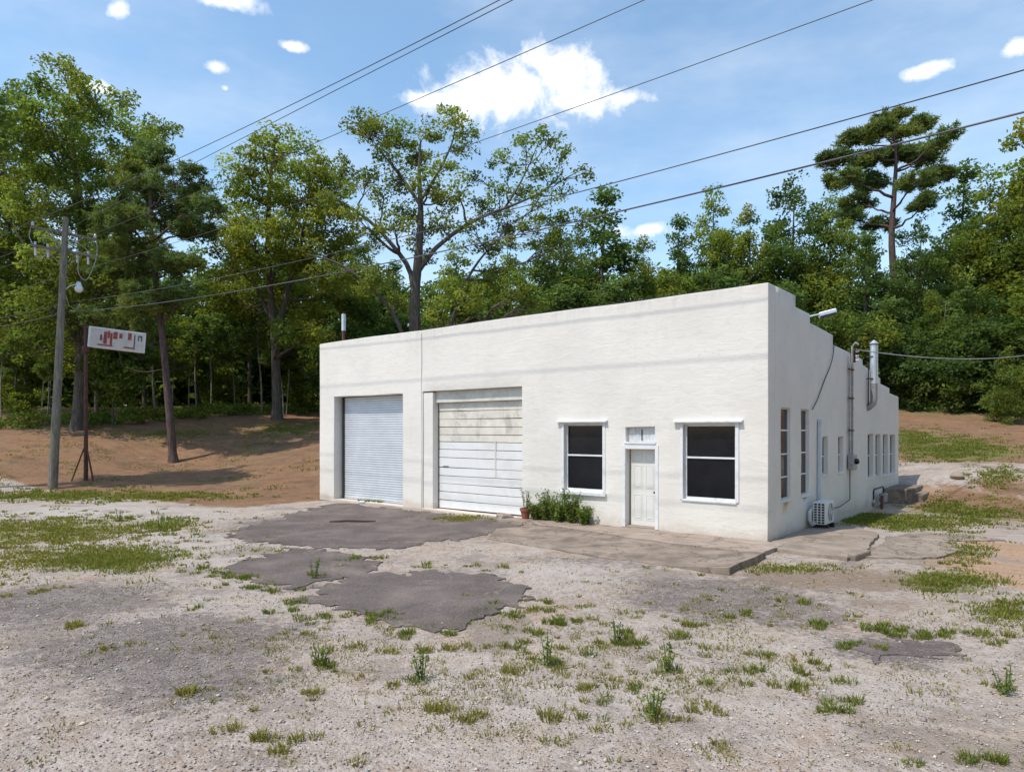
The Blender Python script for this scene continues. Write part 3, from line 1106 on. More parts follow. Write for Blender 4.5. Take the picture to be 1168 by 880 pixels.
# electric service: two conduits, meter box, insulators
sv = bthing('electric_service', .04, 7.4, .4, label='pair of grey electric conduits with a meter box on the side wall', cat='conduit')
MB().tube([(.03, -.15, 1.4), (.03, -.15, 4.55)], .03, 8).build('conduit', M['grey_metal'], sv, 0, 50)
MB().tube([(.04, .16, 1.4), (.04, .16, 4.85), (.14, .16, 4.97), (.22, .16, 4.90)], .034, 8).build('conduit', M['grey_metal'], sv, 0, 50)
MB().box(0, .16, -.26, .28, 1.0, 1.46).build('meter_box', M['grey_metal'], sv, .02)
Mm = Matrix.Translation((.16, .02, 1.26)) @ Matrix.Rotation(R(90), 4, 'Y')
MB().lathe([(.09, 0), (.09, .05), (.075, .10), (.03, .115)], 16, Mm).build('meter', M['glass'], sv, 0, 40)
MB().box(0, .10, .34, .52, .98, 1.22).build('switch_box', M['grey_metal'], sv, .015)
for k in range(3):
    MB().lathe([(.02, 0), (.035, .02), (.02, .05), (.035, .08), (.02, .1)], 10, Matrix.Translation((.10, .30, 4.42 + k * .14)) @ Matrix.Rotation(R(90), 4, 'Y')).build('insulator', M['insul'], sv, 0, 50)
MB().box(.0, .10, .27, .33, 4.36, 4.80).build('rack', M['rust'], sv)
MB().tube([(.03, -.1, 1.0), (.03, -.1, .20), (.05, -.2, .08), (.08, -1.5, -.02), (.15, -3.4, .02)], .016, 6).build('drop_pipe', M['dark'], sv, 0, 50)
for zz_ in (2.2, 3.2, 4.1):
    MB().box(0, .09, -.2, .22, zz_, zz_ + .04).build('strap', M['rust'], sv)

# loose cable down the wall
cb = bthing('loose_cable', .02, 3.4, 3.1, label='black cable drooping down the side wall from the parapet step', cat='cable')
pts = []
for i in range(19):
    t_ = i / 18
    pts.append((.012 + .015 * math.sin(t_ * 9), 2.17 - 2.2 * t_ ** 1.25, 2.0 - 1.92 * (t_ ** .85)))
MB().tube(pts, .013, 6).build('cable', M['dark'], cb, 0, 60)

# flue
fl = bthing('flue_pipe', .2, 10.05, 3.36, label='shiny galvanised flue pipe rising above the side wall', cat='flue')
MB().lathe([(.125, .85), (.125, 2.12), (.13, 2.12), (.13, 2.16), (.11, 2.16)], 18).build('stack', M['galv'], fl, 0, 40)
MB().tube([(0, 0, .86), (0, 0, .35), (-.03, 0, .18), (-.16, 0, .06), (-.27, 0, .02)], [.115, .115, .115, .115, .115], 14).build('elbow', M['grey_metal'], fl, 0, 50)
MB().tube([(-.13, -.2, .1), (-.13, -.2, 1.6)], .02, 6).build('stay', M['dark'], fl)
for z in (1.0, 1.75):
    MB().box(-.22, .0, -.15, -.12, z, z + .04).build('bracket', M['dark'], fl)
MB().lathe([(.15, 2.22), (.02, 2.34), (.005, 2.34)], 16).build('rain_cap', M['galv'], fl, 0, 30)

# flood light on the parapet step
ft = bthing('flood_light', -.1, 3.36, 5.50, label='flood light fixture mounted on a step of the side parapet', cat='light fixture')
MB().box(-.03, .03, -.02, .04, 0, .16).build('bracket', M['dark'], ft, .005)
MB().tube([(0, 0, .15), (.2, .1, .20), (.35, .15, .22)], .022, 8).build('arm', M['galv'], ft, 0, 50)
Mh = Matrix.Translation((.45, .2, .22)) @ Matrix.Rotation(R(-14), 4, 'Y') @ Matrix.Rotation(R(20), 4, 'Z')
MB().box(-.20, .24, -.13, .13, -.05, .06, Mh).build('lamp_head', M['galv'], ft, .02)
MB().box(-.17, .21, -.10, .10, -.075, -.05, Mh).build('lens', M['dark'], ft)

# gas pipes
gs = bthing('gas_meter', .22, 10.7, tz(*B(.3, 10.7)[:2]), label='dark gas pipe loop with regulator against the foot of the side wall', cat='gas meter')
MB().tube([(0, -.8, .28), (0, -.8, .72), (0, -.7, .78), (0, .7, .78), (0, .8, .7), (0, .8, .45)], .03, 8).build('pipe', M['dark'], gs, 0, 50)
MB().tube([(.05, .25, -.1), (.05, .25, .5)], .045, 8).build('riser', M['rust'], gs, 0, 50)
MB().lathe([(.05, -.06), (.13, -.04), (.13, .04), (.05, .06)], 14, Matrix.Translation((0, -.8, .32)) @ Matrix.Rotation(R(90), 4, 'Y')).build('regulator', M['grey_metal'], gs, 0, 40)
MB().box(-.12, .12, .62, .98, .22, .55).build('meter_body', M['grey_metal'], gs, .04)

# stoop at the far end of the side wall
z_ = tz(*B(.6, 13.9)[:2])
stp = bthing('stoop', .55, 13.7, z_, label='low dark concrete stoop at the far end of the side wall', cat='stoop')
MB().box(-.5, .38, -1.2, 1.5, -.2, .36).build('step', M['conc_dark'], stp, .03)
MB().box(.30, .72, -.9, 1.2, -.2, .17).build('step', M['conc_dark'], stp, .03)
z_ = tz(*B(2.5, 16.4)[:2])
rk = MB()
rk.lathe([(.05, -.1), (.2, -.03), (.24, .08), (.16, .2), (.04, .25)], 9)
rk.v = [(x * (1 + .25 * nzs(x, y, 5)), y * (1.2 + .3 * nzs(y, z, 4)), z) for x, y, z in rk.v]
o = rk.build('rock', M['conc_pink'], None, 0, 40)
o.location = B(1.95, 16.2, z_)
tag(o, 'pale rock in the sun beyond the end of the side wall', 'rock')

# broken lump of slab edge
o = MB().box(-.32, .32, -.09, .09, -.06, .13).build('concrete_lump', M['conc_dark'], None, .03)
o.location = B(2.02, -.55, .02)
o.rotation_euler = (R(6), R(-3), BANG + R(75))
tag(o, 'broken dark concrete lump on the edge of the side slab', 'rubble')
o = MB().box(-.22, .22, -.2, .2, -.1, .16).build('concrete_lump', M['conc_pink'], None, .06)
o.location = B(-7.45, -.45, .02)
o.rotation_euler = (R(8), R(9), .5)
tag(o, 'pinkish concrete lump at the end of the walk beside the garage door', 'rubble')
# vent pipe at the far end of the roof
vp = bthing('vent_pipe', -16.6, .75, 5.2, label='rusty vent pipe with pale top above the left end of the roof', cat='pipe')
MB().tube([(0, 0, 0), (0, 0, 1.45)], .07, 10).build('pipe', M['rust'], vp, 0, 50)
MB().tube([(0, 0, 1.3), (0, 0, 1.95)], .085, 10).build('sleeve', M['galv'], vp, 0, 50)
o = MB().tube([(0, 0, 0), (.5, .02, .03), (.95, -.03, .02), (1.3, .05, .01)], [.03, .035, .03, .015], 6).build('stick', M['stick'], None, 0, 60)
q = gp(376, 597)
o.location = (q.x, q.y, q.z + .04)
tag(o, 'dark stick lying on the asphalt in front of the rolling door', 'stick')

# ------------------------------------------------------------------ vegetation helpers
def unit(a):
    return a / np.maximum(np.linalg.norm(a, axis=1, keepdims=True), 1e-9)


def leaf_arrays(cen, length, tint, up=.55, aspect=.55, jit=.35):
    n = len(cen)
    nrm = unit(rng.normal(size=(n, 3)) * .8 + np.array([0, 0, up * .6]) + np.array(sdir) * up * 1.3)
    t = unit(np.cross(nrm, rng.normal(size=(n, 3))))
    b = np.cross(nrm, t)
    L = (length * (1 + jit * rng.uniform(-1, 1, (n, 1))))
    W = L * aspect * .5
    fold = nrm * L * .10
    v = np.stack([cen - t * L * .5, cen + b * W + fold, cen + t * L * .5, cen - b * W + fold], 1).reshape(-1, 3)
    return v, np.repeat(tint, 4, 0)


def quads(n):
    return np.arange(n * 4).reshape(-1, 4)


def needle_arrays(cen, per, length, width, tint, flat=.6):
    """tufts of long needles radiating from each point"""
    n = len(cen) * per
    c = np.repeat(cen, per, 0)
    d = rng.normal(size=(n, 3)) * np.array([1, 1, flat]) + np.array([0, 0, .25])
    d = unit(d)
    s = unit(np.cross(d, rng.normal(size=(n, 3))))
    L = length * rng.uniform(.65, 1.15, (n, 1))
    v = np.stack([c - s * width * .5, c + s * width * .5, c + d * L + s * width * .3, c + d * L - s * width * .3], 1).reshape(-1, 3)
    return v, np.repeat(np.repeat(tint, per, 0), 4, 0)


def tubes_np(paths, sides=6):
    """paths: list of (pts (k,3), radii (k,)) -> verts, quad faces"""
    V, Fc, o = [], [], 0
    ca = np.linspace(0, 2 * np.pi, sides, endpoint=False)
    for pts, rad in paths:
        pts = np.asarray(pts, float)
        k = len(pts)
        t = unit(np.gradient(pts, axis=0))
        ref = np.cross(t, [0.31, .95, .05])
        ref = unit(ref)
        b = np.cross(t, ref)
        ring = pts[:, None, :] + (ref[:, None, :] * np.cos(ca)[None, :, None] + b[:, None, :] * np.sin(ca)[None, :, None]) * np.asarray(rad)[:, None, None]
        V.append(ring.reshape(-1, 3))
        i = np.arange(k - 1)[:, None] * sides + np.arange(sides)[None, :]
        j = np.arange(k - 1)[:, None] * sides + (np.arange(sides)[None, :] + 1) % sides
        Fc.append(np.stack([i, j, j + sides, i + sides], -1).reshape(-1, 4) + o)
        o += k * sides
    return np.concatenate(V), np.concatenate(Fc)


def curve(a, c, b, k, wig=0.):
    t = np.linspace(0, 1, k)[:, None]
    p = (1 - t) ** 2 * a + 2 * t * (1 - t) * c + t ** 2 * b
    if wig:
        w = rng.normal(size=p.shape) * wig
        w[0] = w[-1] = 0
        p = p + w
    return p


def spline(pts, k):
    """smooth polyline through points"""
    pts = np.asarray(pts, float)
    s = np.linspace(0, len(pts) - 1, k)
    out = []
    for x in s:
        i = min(int(x), len(pts) - 2)
        f = x - i
        p0, p1, p2, p3 = pts[max(i - 1, 0)], pts[i], pts[i + 1], pts[min(i + 2, len(pts) - 1)]
        out.append(.5 * (2 * p1 + (p2 - p0) * f + (2 * p0 - 5 * p1 + 4 * p2 - p3) * f * f + (3 * p1 - p0 - 3 * p2 + p3) * f ** 3))
    return np.array(out)


def grow(trunk, trunk_r, lobes, limbs=(), clump=.6, per=70, leaf=.22, dens=1., needle=False, hue=.3, twig=True, shell=.35, sparse=0.):
    """trunk (k,3), radii; lobes (n,6): centre and radii. Returns the wood mesh arrays and the leaf mesh arrays"""
    trunk = np.asarray(trunk, float)
    tr = spline(trunk, 18)
    rad = np.interp(np.linspace(0, 1, 18), np.linspace(0, 1, len(trunk_r)), trunk_r)
    rad[0] *= 1.35
    paths = [(tr, rad)]
    nodes = [tr]
    noder = [rad]
    for pl, r0, r1 in limbs:
        c = spline(pl, 12)
        rr = np.linspace(r0, r1, 12)
        paths.append((c, rr))
        nodes.append(c)
        noder.append(rr)
    nodes = np.concatenate(nodes)
    noder = np.concatenate(noder)
    LV, LC = [], []
    twigs = []
    for lb in lobes:
        c, r = lb[:3], lb[3:6]
        d = nodes - c
        cost = np.linalg.norm(d, axis=1) + np.maximum(0, d[:, 2] + .25 * np.hypot(d[:, 0], d[:, 1])) * 2.2
        i = int(np.argmin(cost))
        a = nodes[i]
        ln = np.linalg.norm(c - a)
        if ln > .4:
            mid = (a + c) / 2 + np.array([0, 0, -.06 * ln]) + rng.normal(size=3) * .05 * ln
            r0 = min(noder[i] * .75, .022 * ln + .04)
            p = curve(a, mid, c, 8, .02 * ln)
            paths.append((p, np.linspace(r0, .02, 8)))
        else:
            p = np.repeat(c[None], 3, 0) + np.linspace(-.3, .3, 3)[:, None]
        rm = float(np.prod(r)) ** (1 / 3)
        n = max(4, int(dens * 4.2 * (rm / clump) ** 2))
        u = unit(rng.normal(size=(n, 3)))
        q = rng.uniform(shell, 1.08, (n, 1)) ** .6
        cc = c + u * q * r
        if twig:
            for x in cc:
                j = rng.integers(len(p) // 2, len(p))
                mm = (p[j] + x) / 2 + rng.normal(size=3) * .12 * rm
                twigs.append((curve(p[j], mm, x, 4), np.array([.028, .02, .014, .006])))
        tone = rng.uniform(1 - hue, 1 + hue, (n, 1)) * (1 + .10 * rng.normal())
        yl = rng.uniform(-.16, .16, (n, 1)) + .07 * rng.normal()
        tint = np.clip(tone * np.concatenate([1 + yl, 1 + yl * .25, 1 - yl * .4], 1), .25, 2.2)
        k = np.maximum(6, (per * rng.uniform(.5 - sparse * .4, 1.35, n)).astype(int))
        csz = clump * rng.uniform(.65, 1.3, (n, 1))
        cidx = np.repeat(np.arange(n), k)
        off = rng.normal(size=(len(cidx), 3))
        off = unit(off) * rng.uniform(.1, 1, (len(cidx), 1)) ** .5
        off *= csz[cidx] * np.array([1.12, 1.12, .72])
        pos = cc[cidx] + off
        tn = tint[cidx] * rng.uniform(.82, 1.2, (len(cidx), 1))
        if needle:
            v, t = needle_arrays(pos, needle, leaf, leaf * .17, tn)
        else:
            v, t = leaf_arrays(pos, leaf, tn)
        LV.append(v)
        LC.append(t)
    wv, wf = tubes_np(paths, 8)
    if twigs:
        v2, f2 = tubes_np(twigs, 3)
        wf = np.concatenate([wf, f2 + len(wv)])
        wv = np.concatenate([wv, v2])
    return wv, wf, np.concatenate(LV), np.concatenate(LC)


NT_LEAVES = [0]


def tree(name, base, arrays, bark_m, leaf_m, **kw):
    wv, wf, lv, lc = arrays
    base = np.asarray(base, float)
    root = empty(name, Vector(base), 0, **kw)
    link('trunk', np_mesh('trunk', wv - base, wf, smooth=True), bark_m, root)
    link('crown', np_mesh('crown', lv - base, quads(len(lv) // 4), lc), leaf_m, root)
    NT_LEAVES[0] += len(lv) // 4
    return root


def copy_tree(o, **kw):
    c = o.copy()
    COL.objects.link(c)
    for ch in o.children:
        k = ch.copy()
        COL.objects.link(k)
        k.parent = c
    for k in ('label', 'group', 'category'):
        if k in kw or (k == 'category' and 'cat' in kw):
            c[k] = kw.get(k) or kw.get('cat')
    return c


def lob(lst, depth, spread, squash=.8):
    """lobes surveyed as bearing, height and radius at the tree's own distance, staggered in depth"""
    out = []
    for it in lst:
        px, py, r = it[:3]
        d = depth + (it[3] if len(it) > 3 else random.uniform(-spread, spread))
        p = P(px, py, d)
        rr = r * 1.28 / F * d
        out.append((p.x, p.y, p.z, rr * 1.05, rr * 1.2, rr * squash))
    return np.array(out)


def pl(lst, depth):
    return [tuple(P(x, y, depth + (dd[0] if dd else 0))) for x, y, *dd in lst]


# ------------------------------------------------------------------ the big trees
D1 = 45.
g1 = gp(88, 490)
t1 = pl([(88, 493), (92, 440), (94, 380), (97, 320), (92, 250), (84, 180), (76, 110)], D1)
l1 = lob([(75, 80, 15), (56, 97, 16), (20, 112, 17), (97, 103, 15), (136, 114, 12), (118, 130, 17), (50, 140, 28), (86, 138, 22), (12, 152, 26), (150, 160, 19), (185, 143, 14), (184, 165, 12),
          (68, 182, 32), (20, 196, 33), (116, 188, 27), (150, 192, 18), (60, 235, 36), (8, 255, 38), (110, 238, 30), (28, 305, 38), (82, 298, 32), (-25, 180, 38), (-35, 275, 40),
          (62, 352, 30), (6, 362, 34), (118, 325, 26), (-30, 350, 36), (40, 395, 22), (145, 240, 20), (130, 280, 22)], D1, 4.5)
tree('oak_tree', t1[0], grow(t1, [.42, .38, .34, .3, .25, .17, .05], l1,
     [(pl([(93, 400), (70, 350), (40, 300), (10, 250)], D1), .2, .05), (pl([(95, 330), (120, 270), (150, 200), (180, 150)], D1), .2, .04), (pl([(90, 240), (60, 180), (25, 120)], D1), .14, .03)],
     .72, 74, .25), M['bark_oak'], M['leaf'], label='tallest oak at the far left, its grey trunk behind the sign', cat='tree')

D2 = 40.
t2 = pl([(198, 529), (194, 480), (187, 400), (179, 330), (173, 270), (172, 215), (176, 165)], D2)
l2 = lob([(176, 178, 14), (205, 205, 20), (160, 210, 20), (228, 232, 15), (190, 240, 24), (142, 255, 22), (218, 262, 16), (165, 292, 28), (202, 300, 18), (128, 312, 22), (166, 340, 22), (122, 360, 16), (150, 372, 16), (210, 335, 13)], D2, 3, .62)
tree('pine_tree', t2[0], grow(t2, [.24, .21, .19, .17, .13, .09, .03], l2,
     [(pl([(186, 395), (198, 398), (168, 394)], D2), .03, .01), (pl([(189, 420), (165, 424), (140, 418)], D2), .035, .01)],
     .52, 20, .28, needle=12, dens=1.1), M['bark_pine'], M['needle'], label='slim leaning pine with a purplish trunk right of the sign', cat='tree')

D3 = 50.
t3 = pl([(316, 480), (315, 430), (313, 380), (308, 330), (306, 270), (308, 210), (314, 160)], D3)
l3 = lob([(316, 152, 11), (300, 172, 15), (278, 188, 14), (322, 182, 16), (264, 205, 11), (350, 172, 12), (356, 192, 18), (300, 225, 28), (345, 225, 26), (378, 205, 20), (264, 250, 22), (292, 278, 30), (340, 275, 30),
          (384, 258, 24), (262, 300, 22), (312, 316, 28), (360, 308, 26), (398, 292, 20), (286, 345, 22), (338, 345, 24), (388, 335, 20), (262, 338, 16), (320, 380, 16), (360, 375, 15)], D3, 4.5)
tree('oak_tree', t3[0], grow(t3, [.36, .32, .29, .25, .2, .13, .05], l3,
     [(pl([(314, 385), (328, 330), (345, 270), (355, 200)], D3), .26, .04), (pl([(312, 370), (290, 320), (270, 260)], D3), .16, .04)],
     .76, 74, .27), M['bark_oak'], M['leaf_y'], label='yellow green oak with a forked trunk left of the building', cat='tree')

D4 = 42.
t4 = pl([(476, 470), (474, 385), (473, 340), (477, 295), (480, 245), (478, 200), (480, 160)], D4)
l4 = lob([(408, 140, 13), (430, 153, 17), (452, 147, 11), (487, 146, 13), (516, 133, 14), (531, 150, 11), (531, 168, 9), (442, 178, 14), (476, 177, 14), (504, 190, 12), (459, 206, 14), (490, 212, 15), (438, 224, 12), (510, 232, 12),
          (568, 184, 9), (546, 205, 9), (580, 196, 8), (602, 157, 10), (630, 156, 11), (641, 178, 9), (613, 190, 13), (630, 205, 9), (664, 198, 6), (643, 221, 8), (592, 222, 11), (620, 231, 11),
          (579, 253, 15), (613, 265, 17), (551, 279, 14), (538, 258, 10), (640, 280, 16), (563, 318, 19), (532, 340, 17), (592, 333, 17), (484, 292, 9), (396, 190, 14), (384, 226, 13), (410, 250, 11),
          (470, 240, 15), (502, 256, 14), (450, 258, 14), (430, 272, 12), (522, 214, 11), (476, 266, 12), (415, 205, 12), (460, 165, 12), (548, 236, 11), (570, 222, 9), (655, 250, 13), (425, 320, 17), (395, 305, 15), (455, 345, 14), (612, 345, 14), (500, 355, 12)], D4, 3.2)
tree('oak_tree', (t4[0][0], t4[0][1], tz(t4[0][0], t4[0][1])), grow(t4, [.44, .38, .33, .27, .19, .12, .04], l4,
     [(pl([(473, 345), (468, 310), (452, 285), (425, 255), (395, 235), (362, 230)], D4), .20, .04), (pl([(477, 310), (500, 280), (540, 252), (575, 238), (612, 222), (636, 205)], D4), .17, .03),
      (pl([(575, 238), (590, 215), (605, 185), (615, 160)], D4), .08, .02), (pl([(480, 235), (460, 205), (440, 180), (425, 160)], D4), .12, .03), (pl([(479, 230), (498, 200), (515, 165), (520, 140)], D4), .11, .025),
      (pl([(505, 400), (516, 365), (530, 325), (548, 295), (575, 265)], D4, ), .17, .04), (pl([(465, 400), (450, 360), (420, 325), (385, 300), (350, 290)], D4), .15, .04)],
     .52, 54, .21, sparse=.7), M['bark_oak'], M['leaf'], label='open spreading oak with sweeping bare limbs behind the building roof', cat='tree')

D5 = 60.
t5 = pl([(1022, 470), (1021, 400), (1020, 330), (1017, 270), (1020, 220), (1022, 180), (1018, 145)], D5)
l5 = lob([(1018, 137, 15), (1002, 149, 13), (1044, 144, 14), (1030, 150, 12), (970, 160, 13), (954, 181, 13), (986, 180, 15), (1060, 176, 14), (1076, 156, 10), (1027, 176, 14), (962, 205, 14), (1068, 200, 13), (990, 208, 13),
          (1045, 205, 13), (978, 230, 13), (1052, 228, 13), (1003, 256, 11), (965, 250, 12)], D5, 4, .42)
tree('pine_tree', t5[0], grow(t5, [.38, .34, .30, .26, .2, .13, .04], l5, [], .6, 20, .40, needle=12, dens=1.2), M['bark_pine'], M['needle'],
     label='tall flat topped pine standing above the woods right of the building', cat='tree')

# oak just outside the view on the left: its crown throws the shade across the straw bank
b6 = (-27.5, 28.0, tz(-27.5, 28.0))
t6 = [(b6[0], b6[1], b6[2] - .2), (b6[0] + .3, b6[1], 5), (b6[0] + .8, b6[1] + .3, 10), (b6[0] + 1.5, b6[1] + .6, 15), (b6[0] + 2.2, b6[1] + .8, 19)]
l6 = np.array([(-24.9 + random.uniform(-3.4, 2.6), 28.7 + random.uniform(-1.9, 1.9), 17 + random.uniform(-2.2, 2.6), 1.5, 1.5, 1.2) for _ in range(22)])
tree('oak_tree', b6, grow(t6, [.4, .35, .3, .2, .06], l6, [], .62, 44, .26), M['bark_oak'], M['leaf'], label='oak at the extreme left edge in front of the tallest oak', cat='tree')

# leafy sapling by the sign
bs = gp(128, 487)
ts = [(bs.x, bs.y, bs.z - .1), (bs.x + .05, bs.y, bs.z + 1.4), (bs.x - .1, bs.y, bs.z + 3.2), (bs.x, bs.y, bs.z + 5)]
tree('sapling', bs, grow(ts, [.06, .05, .04, .02], lob([(118, 448, 13), (140, 440, 15), (128, 425, 15), (150, 425, 11), (112, 420, 14), (160, 405, 13), (130, 400, 14), (145, 455, 9)], bs.y, 1), [], .4, 46, .24),
     M['bark_oak'], M['weed'], label='bright green leafy sapling under the sign', cat='sapling')


# ------------------------------------------------------------------ the woods behind
def generic(h, cw, low, nlob, clump, per, leaf, conic=.4, trunk_r=.22, dens=1.):
    tr = [(0, 0, -.3), (.1 * random.random(), .05, h * .3), (.15, -.1, h * .6), (0, .1, h * .95)]
    lobes = []
    for i in range(nlob):
        f = (i + .5) / nlob
        z = h * (low + (1 - low) * f)
        w = cw * (1 - conic * f) * (math.sin(math.pi * (.16 + .80 * f)) ** .55)
        for k in range(3 if f < .75 else 2):
            a = random.uniform(0, 2 * math.pi)
            rr = w * random.uniform(.25, .78)
            r = w * random.uniform(.36, .54)
            lobes.append((rr * math.cos(a), rr * math.sin(a), z + random.uniform(-.5, .5), r, r, r * .78))
    lobes.append((0, 0, h * .985, cw * .16, cw * .16, cw * .24))
    return grow(tr, [trunk_r, trunk_r * .8, trunk_r * .5, .03], np.array(lobes), [], clump, per, leaf, dens, twig=False, hue=.36)


protos = [
    ('broad', generic(18, 5.2, .24, 9, .75, 44, .30), M['bark_oak'], M['leaf']),
    ('round', generic(18, 4.6, .30, 8, .72, 46, .29, .3), M['bark_oak'], M['leaf_d']),
    ('tall', generic(18, 3.3, .28, 10, .66, 44, .28, .55), M['bark_oak'], M['leaf_d']),
    ('light', generic(18, 4.4, .26, 9, .72, 42, .30, .45), M['bark_oak'], M['leaf_y']),
    ('low', generic(9, 4.6, .05, 6, .7, 50, .30, .35, .12), M['bark_oak'], M['leaf_d']),
    ('lowlight', generic(9, 4.0, .05, 6, .66, 50, .28, .4, .12), M['bark_oak'], M['leaf']),
]
PH = {'broad': 18, 'round': 18, 'tall': 18, 'light': 18, 'low': 9, 'lowlight': 9}
pdict = {}


def wood(kind, px, top, d, label, wide=1., name='woodland_tree', group='trees of the woods behind the building', cat='tree'):
    """a tree of the wood: bearing and height of its top, distance"""
    x = (px - CX) / F * d
    zg = tz(x, d)
    h = H + (HY - top) / F * d - zg
    if kind not in pdict:
        _, ar, bk, lf = next(p for p in protos if p[0] == kind)
        o = tree(name, (0, 0, 0), ar, bk, lf, label=label, cat=cat, group=group)
        pdict[kind] = o
        first = True
    else:
        o = copy_tree(pdict[kind], label=label, group=group, cat=cat)
        o.name = name
    s = h / PH[kind]
    o.location = (x, d, zg - .1)
    o.rotation_euler = (0, 0, random.uniform(0, 6.28))
    sw = s * wide
    o.scale = (sw, sw, s)
    return o


WL = [('broad', -60, 200, 58, 'broad woodland tree at the left edge behind the tallest oak', 1.1),
      ('round', 30, 225, 60, 'dark rounded woodland tree filling the gap left of the utility pole', 1.),
      ('light', 110, 262, 56, 'light green woodland tree behind the utility pole crossarms', 1.1),
      ('tall', 165, 280, 62, 'narrow dark woodland tree right behind the leaning pine', 1.2),
      ('broad', 225, 288, 60, 'woodland tree under the sky gap between leaning pine and forked oak', 1.1),
      ('round', 285, 262, 66, 'dark woodland tree behind the left half of the forked oak', 1.1),
      ('broad', 345, 250, 68, 'woodland tree behind the right half of the forked oak', 1.),
      ('round', 405, 272, 62, 'dark woodland tree between forked oak and spreading oak', 1.1),
      ('tall', 448, 300, 58, 'dark narrow woodland tree left of the spreading oak trunk', 1.3),
      ('broad', 520, 285, 60, 'woodland tree right of the spreading oak trunk', 1.1),
      ('light', 578, 272, 64, 'light woodland tree under the right limb of the spreading oak', 1.),
      ('round', 632, 258, 62, 'dark woodland tree under the outermost clump of the spreading oak', 1.),
      ('tall', 690, 220, 60, 'pointed woodland tree rising alone above the middle of the roof line', 1.5),
      ('round', 662, 262, 66, 'rounded tree at the left foot of the pointed woodland tree', .9),
      ('light', 735, 276, 64, 'low light green woodland tree right of the pointed tree', 1.),
      ('tall', 774, 250, 66, 'slim dark woodland tree left of the pair above the roof', 1.1),
      ('broad', 813, 224, 64, 'paired rounded woodland tree above the right half of the front wall', .9),
      ('light', 856, 243, 60, 'light green tree between the paired tree and the dark dense tree', 1.),
      ('round', 905, 205, 60, 'dense dark tree above the top right corner of the building', .95),
      ('broad', 948, 232, 58, 'woodland tree tucked under the left boughs of the tall pine', .9),
      ('tall', 990, 268, 54, 'dark narrow tree left of the tall pine trunk', 1.3),
      ('round', 1050, 250, 56, 'dark rounded tree right of the tall pine trunk', .9),
      ('tall', 1098, 192, 62, 'slender tree with a thin top right of the tall pine', 1.2),
      ('broad', 1130, 205, 56, 'broad green tree in front of the right edge skyline', .9),
      ('light', 1168, 152, 54, 'highest light green tree cut by the right edge', 1.),
      ('round', 1205, 190, 56, 'dark tree half outside the right edge', 1.1),
      ('broad', 1290, 190, 58, 'broad tree just beyond the right edge', 1.1)]
for k, px, top, d, lab, wd in WL:
    wood(k, px, top, d, lab, wd)
# lower trees along the edge of the wood
LL = [('low', 900, 330, 52, 'dark low tree behind the top corner of the building', 1.),
      ('lowlight', 960, 330, 50, 'light bushy tree behind the stepped parapet', 1.),
      ('low', 1010, 345, 51, 'dark bushy tree behind the flue pipe', 1.),
      ('lowlight', 1062, 340, 52, 'light bushy tree above the grass bank right of the flue', .9),
      ('low', 1108, 335, 49, 'dark vine covered tree above the grass bank', 1.1),
      ('lowlight', 1160, 345, 47, 'light bushy tree at the right edge above the grass bank', 1.),
      ('low', 1215, 330, 46, 'dark bushy tree outside the right edge', 1.1),
      ('lowlight', 1152, 400, 43, 'bright round shrub in front of the woods at the right edge', .85),
      ('low', 640, 330, 56, 'dark low tree behind the middle of the roof line', 1.2),
      ('low', 700, 325, 54, 'dark low tree under the pointed woodland tree', 1.2),
      ('lowlight', 760, 318, 56, 'light low tree behind the front parapet', 1.1),
      ('low', 830, 312, 54, 'dark low tree under the paired rounded tree', 1.1),
      ('low', 560, 350, 52, 'dark low tree right of the spreading oak trunk', 1.1),
      ('low', 410, 345, 54, 'dark low tree left of the spreading oak limbs', 1.1),
      ('lowlight', 345, 385, 58, 'light low tree right of the forked oak trunk', 1.),
      ('lowlight', 250, 395, 60, 'light low tree between leaning pine and forked oak trunk', 1.1),
      ('lowlight', 20, 400, 56, 'light low tree at the left edge under the tallest oak', 1.1)]
for k, px, top, d, lab, wd in LL:
    wood(k, px, top, d, lab, wd, name='understory_tree', group='low trees along the edge of the woods')
# the depth of the wood, a dark mass seen only between the trees in front
def deep_woods():
    cen, tint = [], []
    n = 7600
    px = rng.uniform(-160, 1360, n)
    d = rng.uniform(68, 88, n)
    x = (px - CX) / F * d
    zg = terr(x, d)
    top = np.array([(318 + 26 * nzs(p * .012, 0, 1, 3) + 14 * nzs(p * .05, 0, 1, 8)) for p in px])
    ht = H + (HY - top) / F * d - zg
    z = zg + ht * rng.uniform(0.01, 1, n) ** 1.15
    c = np.stack([x, d, z], 1)
    k = 16
    q = np.repeat(c, k, 0) + rng.normal(size=(n * k, 3)) * np.array([.8, .8, .6])
    tn = rng.uniform(.6, 1.15, (n, 1)) * np.array([[1., 1., .9]])
    low = np.repeat(z - zg < 7, k)
    v, t = leaf_arrays(q, np.where(low, 1.15, .62)[:, None], np.repeat(tn, k, 0) * rng.uniform(.8, 1.2, (n * k, 1)))
    o = link('deep_woods', np_mesh('deep_woods', v, quads(len(v) // 4), t), M['leaf_d'])
    tag(o, 'dark mass of the deep woods behind the front rows of trees', 'woods', kind='stuff')


deep_woods()
